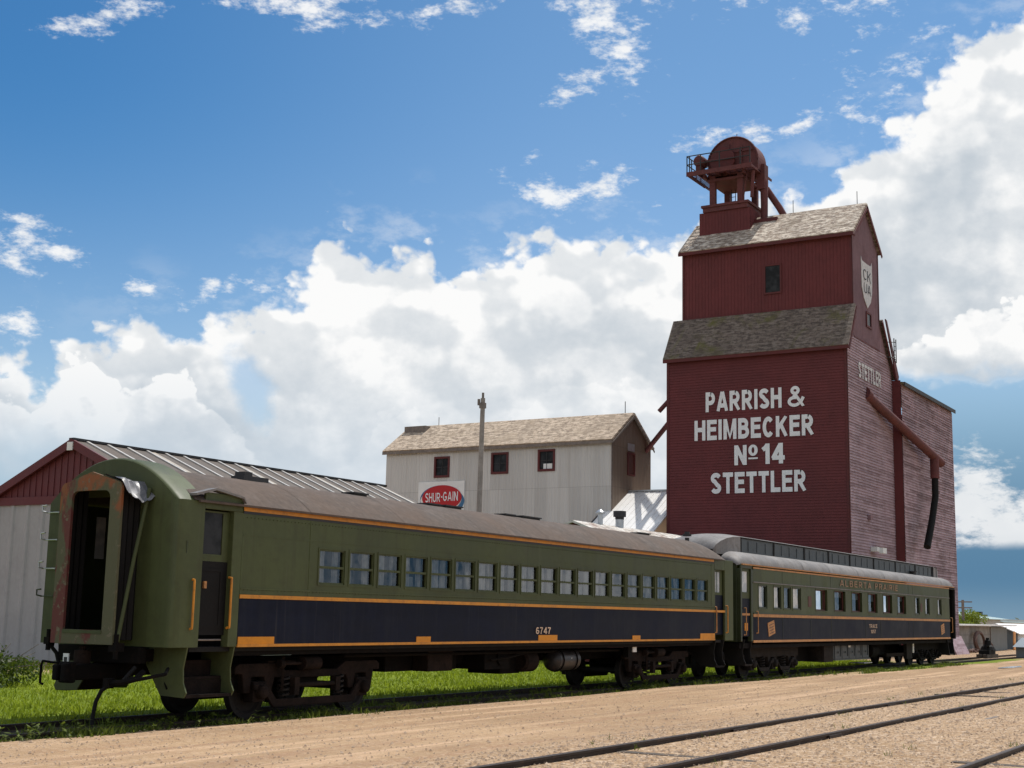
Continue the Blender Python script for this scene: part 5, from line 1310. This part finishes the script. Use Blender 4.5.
def blades():
    rnd = random.Random(11)
    def blade(mb, x, y, h, w, lean):
        a = rnd.uniform(0, 6.28); dx, dy = math.cos(a)*w, math.sin(a)*w; lx, ly = rnd.gauss(0, lean), rnd.gauss(0, lean); z = hgt(x, y)-.01
        mb.add([(x-dx, y-dy, z), (x+dx, y+dy, z), (x+lx*.4+dx*.6, y+ly*.4+dy*.6, z+h*.6), (x+lx, y+ly, z+h), (x+lx*.4-dx*.6, y+ly*.4-dy*.6, z+h*.6)], [(0, 1, 2, 4), (4, 2, 3)])
    m = MB(); n = 0
    while n < 75000:
        u = rnd.random(); x = 8+u*u*60; y = 19.0+rnd.random()**1.5*20
        if x > 69 or (31.9 < x < 49.8 and 31.5 < y < 42.3) or (51 < x and 25.4 < y < 30.6): continue
        blade(m, x, y, rnd.uniform(.05, .13)*(1+.3*mnoise.noise(Vector((x*.4, y*.4, 0)))), .012+x*.0003, .05); n += 1
    o = m.build('lawn_grass', M['blade']); tag(o, 'short bright green lawn behind the coaches', 'grass', kind='stuff')
    m = MB(); n = 0
    while n < 17000:
        x = 9+rnd.random()**1.4*60; y = rnd.gauss(16.95, .33) if rnd.random() < .62 else rnd.uniform(16.9, 19.4)
        if x > 52: y = rnd.gauss(16.5, .5)
        k = mnoise.noise(Vector((x*.55, y*1.5, 7)))+.8*mnoise.noise(Vector((x*1.7, y*2.5, 3)))
        lim = 16.5+.5*mnoise.noise(Vector((x*.7, 2, 2))) if x < 48 else 15.5+.6*mnoise.noise(Vector((x*.3, 2, 2)))
        if y < lim or y > 19.6 or rnd.random() > .35+k*1.3: continue
        blade(m, x, y, rnd.uniform(.04, .17)*(.6+.9*max(0, k)), .010+x*.0002, .07); n += 1
    for i in range(46):                                              # dry tufts between the foreground rails
        x = 13+rnd.random()**1.3*34; y = rnd.choice((6.7, 7.1, 8.2, 8.6, 9.2, 5.4, 4.3))+rnd.gauss(0, .12)
        for q in range(rnd.randint(4, 14)): blade(m, x+rnd.gauss(0, .05), y+rnd.gauss(0, .05), rnd.uniform(.03, .13), .006, .05)
    # broad weed leaves in clumps
    for i in range(330):
        x = 9+rnd.random()**1.6*45; y = 16.62+abs(rnd.gauss(0, .30)); s = rnd.uniform(.05, .19)
        if rnd.random() < .16: y = 16.0+rnd.random()*.6; s *= .55
        for k in range(rnd.randint(5, 12)):
            a = rnd.uniform(0, 6.28); h = s*rnd.uniform(.4, 1.4); L = s*rnd.uniform(.5, 1); p = Vector((x+math.cos(a)*L*.4, y+math.sin(a)*L*.4, hgt(x, y)+h))
            d = Vector((math.cos(a), math.sin(a), rnd.uniform(-.4, .6)))*L*.5; e = Vector((-math.sin(a), math.cos(a), .1))*L*.2
            m.add([p-d, p-e, p+d, p+e], [(0, 1, 2, 3)])
    o = m.build('trackside_weeds', M['weed']); tag(o, 'ragged green weeds growing along the rails under the coaches', 'weeds', kind='stuff')
    # pebbles
    m = MB()
    for i in range(26000):
        x = 12+rnd.random()**1.5*40; y = rnd.uniform(2.2, 9.8) if rnd.random() < .8 else rnd.uniform(9.8, 17.0)
        s = rnd.uniform(.008, .026)*(1 if rnd.random() < .95 else 1.7); z = hgt(x, y)
        q = [Vector((rnd.uniform(.6, 1.1)*dx, rnd.uniform(.6, 1.1)*dy, rnd.uniform(.5, .8)*dz))*s for dx, dy, dz in ((1, 0, 0), (-1, 0, 0), (0, 1, 0), (0, -1, 0), (0, 0, 1), (0, 0, -1))]
        c = Vector((x, y, z+s*.2)); k = len(m.v)
        m.v += [tuple(c+p) for p in q]; m.f += [(k+a, k+b, k+d) for a, b, d in ((0, 2, 4), (2, 1, 4), (1, 3, 4), (3, 0, 4))]
    o = bpy.data.meshes.new('loose_gravel'); o.from_pydata(m.v, [], m.f); o.materials.append(M['pebble'])
    ob = bpy.data.objects.new('loose_gravel', o); col.objects.link(ob); tag(ob, 'loose tan gravel stones spread around the foreground rails', 'gravel', kind='stuff')
    # shrub at left
    t = thing('shrub', 'dark green spreading shrub at the left edge in front of the barn', 'shrub', (22.0, 28.2, 0))
    m = MB(); rn = random.Random(3)
    for i in range(30):
        a = rn.uniform(0, 6.28); r_ = rn.uniform(.3, 1.8); m.tube([(22, 28.3, 0), (22+math.cos(a)*r_*.5, 28.3+math.sin(a)*r_*.5, .45), (22+math.cos(a)*r_, 28.3+math.sin(a)*r_, rn.uniform(.5, 1.0))], [.03, .02, .008], 5)
    m.build('stems', M['wood_grey'], t)
    m = MB(); leafcloud(m, crown_pts((21.9, 28.3, .38), (1.9, 2.0, .85), 9000, rn, 16), .055, rn); m.build('foliage', M['shrub'], t)
    # odd bits on the gravel
    t = thing('plank', 'thin pale stick lying on the gravel between the foreground rails', 'stick', (27, 6.0, .15))
    MB().box(26.0, 28.2, 5.9, 5.98, .15, .19).build('board', M['wood_grey'], t)
    o = MB().poly([(66+2.2*math.cos(a)*(1+.2*math.sin(3*a)), 13.2+.28*math.sin(a), hgt(66, 13.2)+.03) for a in [i*2*PI/24 for i in range(24)]]).build('puddle', M['puddle']); tag(o, kind='structure')
blades()
shadow_tubes()

# ------------------------------------------------------------------ sun and sky
SUN_EL, SUN_AZ = R(61), R(-5)            # azimuth measured from +X towards +Y
sd = Vector((math.cos(SUN_EL)*math.cos(SUN_AZ), math.cos(SUN_EL)*math.sin(SUN_AZ), math.sin(SUN_EL)))
sl = bpy.data.lights.new('sun', 'SUN'); sl.energy = 4.2; sl.angle = R(.5); sl.color = (1, .955, .89)
so = bpy.data.objects.new('sun', sl); col.objects.link(so); so.rotation_euler = sd.to_track_quat('Z', 'Y').to_euler(); so.location = (40, -20, 60)

w = bpy.data.worlds.new('World'); scene.world = w; w.use_nodes = True
t = NT(w.node_tree); bg = t.n['Background']
sky = t.n.new('ShaderNodeTexSky'); sky.sky_type = 'NISHITA'; sky.sun_disc = False; sky.sun_elevation = SUN_EL; sky.sun_rotation = PI/2-SUN_AZ
sky.air_density = 1.0; sky.dust_density = .6; sky.ozone_density = 1.5
STR = .1
d = t.n.new('ShaderNodeTexCoord').outputs['Generated']
sx, sy, sz = t.sep(d)
u = t.mul(t.math('ARCTAN2', sy, sx), -180/PI)                       # azimuth in degrees, right positive
v = t.mul(t.math('ARCSINE', t.math('MINIMUM', t.math('MAXIMUM', sz, -1.0), 1.0)), 180/PI)      # elevation in degrees
P2 = t.comb(u, v, 0)

# cloud layout of the day: top line of the cumulus bank and scattered fragments, as azimuth (right positive) / elevation in degrees
TOP = [(-52.02, 10.43), (-51.17, 10.11), (-50.25, 9.51), (-49.79, 9.94), (-48.99, 10.64), (-47.85, 10.97), (-46.31, 11.73), (-44.88, 11.19), (-43.8, 11.58), (-42.92, 12.54), (-40.26, 13.31), (-39.16, 15.1), (-38.15, 15.27), (-36.95, 14.92), (-36.21, 15.69), (-34.83, 15.58), (-34.27, 14.11), (-32.74, 14.57), (-31.59, 15.01), (-29.24, 16.04), (-27.52, 16.38), (-25.8, 15.88), (-23.66, 16.19), (-21.54, 17.12), (-19.03, 17.43), (-16.93, 18.84), (-14.86, 20.27), (-13.81, 21.42), (-12.57, 22.64), (-11.16, 23.24), (-9.82, 23.34)]
WISPS = [(-48.93, 23.11, 1.55, 0.38, 21, 0.9), (-49.5, 22.66, 1.63, 0.17, 6, 0.6), (-40.82, 24.49, 2.85, 0.42, -5, 1.0), (-39.29, 24.18, 1.37, 0.21, 26, 0.7), (-27.6, 24.33, 1.83, 0.67, -39, 1.15), (-26.49, 23.3, 0.82, 1.17, 16, 1.0), (-28.54, 21.81, 1.08, 0.38, 26, 0.85), (-25.18, 25.15, 1.39, 0.33, 1, 0.7), (-29.78, 17.47, 1.58, 0.38, -9, 1.0), (-27.44, 17.77, 1.32, 0.42, 23, 1.0), (-28.6, 17.03, 0.96, 0.21, 1, 0.6), (-22.89, 19.66, 0.98, 0.29, 9, 1.0), (-21.31, 19.85, 0.98, 0.25, 11, 0.8), (-18.98, 20.06, 1.2, 0.25, 21, 1.0), (-20.25, 19.48, 0.98, 0.17, 1, 0.7), (-30.45, 18.89, 0.31, 0.17, 31, 0.7), (-25.37, 16.78, 0.31, 0.13, 21, 0.5), (-27.89, 18.75, 0.35, 0.17, 1, 0.5), (-51.56, 15.06, 1.39, 0.21, -5, 1.0), (-51.72, 13.79, 1.46, 0.59, 1, 1.1), (-50.2, 13.95, 1.03, 0.33, -19, 1.0), (-46.45, 12.69, 1.11, 0.25, -11, 0.9), (-43.8, 13.01, 0.43, 0.21, 31, 0.6), (-43.16, 13.17, 0.43, 0.25, 36, 0.6), (-44.42, 12.44, 0.6, 0.17, 21, 0.4), (-41.5, 13.03, 0.94, 0.25, -7, 0.7), (-35.13, 24.5, 0.73, 0.29, 31, 0.6), (-34.04, 25.01, 1.2, 0.25, 1, 0.7), (-32.71, 24.9, 0.46, 0.25, 1, 0.5), (-19.12, 24.31, 0.73, 0.5, -19, 0.7), (-21.26, 24.93, 0.65, 0.21, 1, 0.6), (-15.97, 24.58, 1.84, 0.25, 1, 0.5), (-27.87, 9.57, 0.85, 0.63, -9, 0.9), (-37.76, 5.44, 1.01, 0.33, -9, 0.9), (-36.59, 5.1, 1.01, 0.25, -9, 0.9), (-48.17, 7.14, 1.85, 0.38, 5, 1.0), (-50.88, 7.76, 1.52, 0.59, -7, 0.6), (-12.5, 4.6, 1.5, 1.5, 1, 1.9), (-11.16, 3.7, 2.0, 1.0, 1, 1.9), (-9.33, 3.9, 2.6, 1.1, 1, 1.9), (-51.31, 11.0, 1.11, 0.42, 1, 0.8), (-15.22, 21.73, 1.35, 0.84, 31, 0.35), (-15.69, 19.63, 1.15, 0.5, -39, 0.5)]
def curve(x, pts, lo, hi, ymax):
    n = t.n.new('ShaderNodeFloatCurve'); cm = n.mapping.curves[0]
    xs = [((a-lo)/(hi-lo), b/ymax) for a, b in pts]
    if xs[0][0] > .001: xs = [(0.0, xs[0][1])]+xs
    if xs[-1][0] < .999: xs = xs+[(1.0, xs[-1][1])]
    cm.points[0].location = xs[0]; cm.points[1].location = xs[-1]
    for p in xs[1:-1]: cm.points.new(*p)
    n.mapping.update(); n.inputs['Factor'].default_value = 1.0
    t.put(n.inputs['Value'], t.lin(x, lo, hi))
    return t.mul(n.outputs[0], ymax)
def fb(vec, sc, det, ro, dist=.0):
    o = t.noise(vec, sc, min(det, 7), ro, 0.0); o.node.noise_dimensions = '2D'; return o
P3 = t.comb(u, t.mul(v, 1.25), 0.0)
Ps = t.comb(t.add(u, .55), t.mul(t.add(v, .75), 1.25), 0.0)       # shifted toward the light, for relief
def field(Pv):
    a = fb(Pv, .21, 9, .57, .2); b = fb(Pv, .80, 8, .60, .3)
    vo = t.n.new('ShaderNodeTexVoronoi'); vo.feature = 'SMOOTH_F1'; vo.voronoi_dimensions = '2D'; t.put(vo.inputs['Vector'], t.vmath('ADD', Pv, t.vmath('SCALE', t.comb(b, a, 0)))); vo.inputs['Scale'].default_value = .62
    vo.inputs['Smoothness'].default_value = .35; vo.inputs['Detail'].default_value = 2.0; vo.inputs['Roughness'].default_value = .55
    puff = t.sub(.42, vo.outputs['Distance'])
    return t.add(t.mul(t.sub(a, .5), 1.0), t.add(t.mul(t.sub(b, .5), .40), t.mul(puff, .42)))
F0 = field(P3)
top = curve(u, TOP, -60, 0, 30)
bank = t.add(t.mul(t.sub(t.add(top, .55), v), .62), t.mul(F0, 2.6))
Fg = t.mul(t.sub(fb(P3, .5, 6, .6, .4), .5), 1.6)
gapm = t.add(t.vmath('LENGTH', t.mapping(P2, (.8, 2.0, 1), (-41.9, 8.7, 0), (0, 0, R(24)), 'TEXTURE')), Fg)
gapd = t.smooth(gapm, 1.25, .35)
a_bank = t.smooth(bank, -.08, .55)
a_bank = t.mul(a_bank, t.sub(1.0, t.mul(gapd, .72)))
# the bank thins out downward: into haze at left, to a flat base at right
base_v = curve(u, [(-60, 3.2), (-50, 3.6), (-45, 2.6), (-36, 1.0), (-28, .6), (-22, 2.6), (-17.5, 8.6), (-15.5, 9.4), (-13.2, 9.2), (-9, 9.0)], -60, 0, 30)
soft = curve(u, [(-60, 3.6), (-36, 4.2), (-24, 3.6), (-17, 1.2), (-9, 1.0)], -60, 0, 30)
fade = t.smooth(t.math('DIVIDE', t.add(t.sub(v, base_v), t.mul(F0, 1.6)), soft), -.2, 1.0)
a_bank = t.mul(a_bank, fade)
top2 = curve(u, [(-60, 7.6), (-51.8, 8.6), (-50.6, 8.2), (-49.6, 9.6), (-48.6, 9.9), (-47.6, 9.0), (-46.4, 8.6), (-45, 9.6), (-43.8, 9.0), (-42.6, 7.2), (-41, 6.0), (-38, 6.4), (-36, 8.2), (-33, 8.0), (-30, 9.4), (-27, 10.0), (-24, 9.0), (-9, 13)], -60, 0, 30)
rim = t.add(t.mul(t.sub(top2, v), .9), t.mul(F0, 2.2))
# scattered fragments, torn and fibrous
wf = None
Fw = t.add(t.mul(t.sub(fb(t.mapping(P3, (1, 1.7, 1), (0, 0, 0), (0, 0, R(-14))), .62, 9, .66, .7), .5), 3.6), t.mul(t.sub(fb(t.mapping(P3, (1, 1.8, 1), (0, 0, 0), (0, 0, R(-20))), 2.2, 6, .62, .3), .5), .95))
for (a, b, hw, hh, rot, s) in WISPS:
    L = t.vmath('LENGTH', t.mapping(P2, (hw*1.45, hh*1.7, 1), (a, b, 0), (0, 0, R(rot)), 'TEXTURE'))
    e = t.mul(t.sub(1.0, L), s)
    wf = e if wf is None else t.math('MAXIMUM', wf, e)
wf = t.math('MAXIMUM', wf, -2.5)
wsum = t.sub(t.add(wf, Fw), .12)
a_w = t.mul(t.smooth(wsum, -.05, 1.25), .92)
a_w = t.mul(a_w, t.math('MAXIMUM', t.smooth(u, -15, -17), t.smooth(t.add(v, t.mul(F0, .25)), 2.75, 3.15)))
# thin veil drifting off the bank
veil = t.mul(t.mul(t.smooth(t.sub(v, top), 3.2, -.6), t.smooth(fb(t.mapping(P3, (1, 1.6, 1), (3, 7, 0), (0, 0, R(-25))), .3, 8, .62, .6), .48, .68)), t.mul(t.smooth(v, 10, 14), .30))
# distant loose clouds elsewhere on the sky dome (seen only in reflections)
els = t.mul(t.smooth(fb(P3, .06, 7, .6, .3), .44, .58), t.math('MAXIMUM', t.smooth(u, -4, 4), t.smooth(u, -56, -64)))
alpha = t.math('MAXIMUM', t.math('MAXIMUM', t.math('MAXIMUM', a_bank, a_w), els), veil)
# shading: bright tops, grey-blue undersides, relief
def soft_field(Pv):
    a = fb(Pv, .30, 4, .5, .35)
    vo = t.n.new('ShaderNodeTexVoronoi'); vo.feature = 'SMOOTH_F1'; vo.voronoi_dimensions = '2D'; t.put(vo.inputs['Vector'], t.vmath('ADD', Pv, t.vmath('SCALE', t.comb(a, t.mul(a, -1), 0)))); vo.inputs['Scale'].default_value = .36
    vo.inputs['Smoothness'].default_value = .6; vo.inputs['Detail'].default_value = 2.0; vo.inputs['Roughness'].default_value = .5
    return t.sub(t.mul(a, 1.2), t.mul(vo.outputs['Distance'], .55))
relief = t.sub(soft_field(P3), soft_field(Ps))
gray = curve(u, [(-60, 19), (-50, 19), (-44, 21), (-38, 12), (-34, 10), (-28, 14), (-21, 15), (-16, 20), (-12, 19), (-9, 17)], -60, 0, 30)
gn = t.smooth(fb(P3, .17, 6, .55, .3), .36, .66)
below = t.sub(top, v)
gf = t.mul(t.mul(t.mul(gray, 1/30), t.add(.35, t.mul(gn, .75))), t.smooth(below, .6, 5.0))
gf = t.math('MAXIMUM', gf, t.mul(t.smooth(t.sub(v, base_v), 2.4, .2), t.mul(t.smooth(u, -22, -16), .5)))
gf = t.add(gf, t.mul(t.sub(t.smooth(relief, .22, -.22), .42), t.lin(below, 0, 6, .55, .30)))
lead = t.mul(t.smooth(rim, -1.6, -.05), t.smooth(rim, .25, -.02))          # shade just above the nearer heads
head = t.mul(t.smooth(rim, -.05, .12), t.smooth(rim, 2.6, .2))
rw = t.math('MAXIMUM', t.math('MAXIMUM', t.smooth(u, -38.5, -43), t.smooth(u, -20, -15)), .22)
gf = t.add(gf, t.mul(rw, t.sub(t.mul(lead, .22), t.mul(head, .36))))
gf = t.add(gf, t.mul(t.sub(fb(P3, 1.25, 7, .62), .5), t.lin(below, 0, 5, .15, .42)))
gf = t.math('MAXIMUM', gf, 0.0)
gf = t.sub(1.0, t.math('POWER', 2.718, t.mul(gf, -1.25)))
gf2 = t.mul(t.mul(t.smooth(v, 4.6, 3.0), t.smooth(v, 1.8, 2.6)), t.mul(t.smooth(u, -16, -14), .75))
gf = t.math('MAXIMUM', gf, gf2)
gf = t.mul(gf, t.math('MAXIMUM', t.smooth(a_bank, .1, .5), .35))
ccol = t.mix(gf, (.97, .97, .965), (.36, .445, .53))
ccol = t.mix(t.mul(t.smooth(v, 11, 3), t.mul(t.smooth(u, -20, -27), .85)), ccol, (.56, .65, .74))
# clear sky: Nishita, graded with height and toward the deep blue away from the light
tint = t.mix(t.smooth(v, 6, 25), (1.02, 1.10, 1.14), (.66, .95, 1.10))
tint = t.mix(t.mul(t.smooth(u, -26, -54), t.smooth(v, 6, 22)), tint, (.30, .70, .98))
low = t.mul(t.smooth(v, 13, 6), t.smooth(u, -24, -15))
skyc = t.mix(1.0, sky.outputs[0], tint, 'MULTIPLY')
storm = t.mix(t.smooth(v, 2.0, 9), (.095, .215, .35), (.23, .40, .56))
storm = t.mix(t.smooth(v, 1.8, 0.0), storm, (.19, .31, .42))
skyl = t.vmath('SCALE', skyc)
skyl.node.inputs['Scale'].default_value = STR
skyl = t.mix(t.mul(t.smooth(v, 9.5, 2), .92), skyl, t.mix(t.smooth(u, -36, -16), (.30, .45, .61), (.15, .30, .46)))
skyl = t.mix(t.mul(low, .9), skyl, storm)
final = t.mix(alpha, skyl, ccol)
# below the horizon: dull ground tone
final = t.mix(t.smooth(v, -.3, -1.5), final, (.16, .14, .09))
sc_ = t.vmath('SCALE', final); sc_.node.inputs['Scale'].default_value = 1/STR
t.l.new(sc_, bg.inputs['Color']); bg.inputs['Strength'].default_value = STR
w.cycles.sampling_method = 'MANUAL'; w.cycles.sample_map_resolution = 512

# ------------------------------------------------------------------ camera and view
def look(yaw, pitch, roll):
    F = Vector((math.cos(pitch)*math.cos(yaw), math.cos(pitch)*math.sin(yaw), math.sin(pitch)))
    Rt = Vector((math.sin(yaw), -math.cos(yaw), 0)); U = Rt.cross(F)
    c, s_ = math.cos(roll), math.sin(roll)
    R2 = Rt*c+U*s_; U2 = U*c-Rt*s_
    return Matrix((R2, U2, -F)).transposed().to_4x4()
cam = bpy.data.cameras.new('camera'); co = bpy.data.objects.new('camera', cam); col.objects.link(co)
co.matrix_world = Matrix.Translation((0, 0, 1.95)) @ look(.544048235, .166235040, .0200622428)
cam.sensor_fit = 'HORIZONTAL'; cam.sensor_width = 36; cam.lens = 36*1371.976/1024
cam.clip_start = .1; cam.clip_end = 6000
scene.camera = co
scene.view_settings.view_transform = 'Standard'; scene.view_settings.look = 'None'; scene.view_settings.exposure = 0
scene.render.resolution_x, scene.render.resolution_y = 1024, 768
scene.cycles.max_bounces = 6; scene.cycles.transparent_max_bounces = 12; scene.cycles.caustics_reflective = False; scene.cycles.caustics_refractive = False
scene.cycles.use_denoising = True
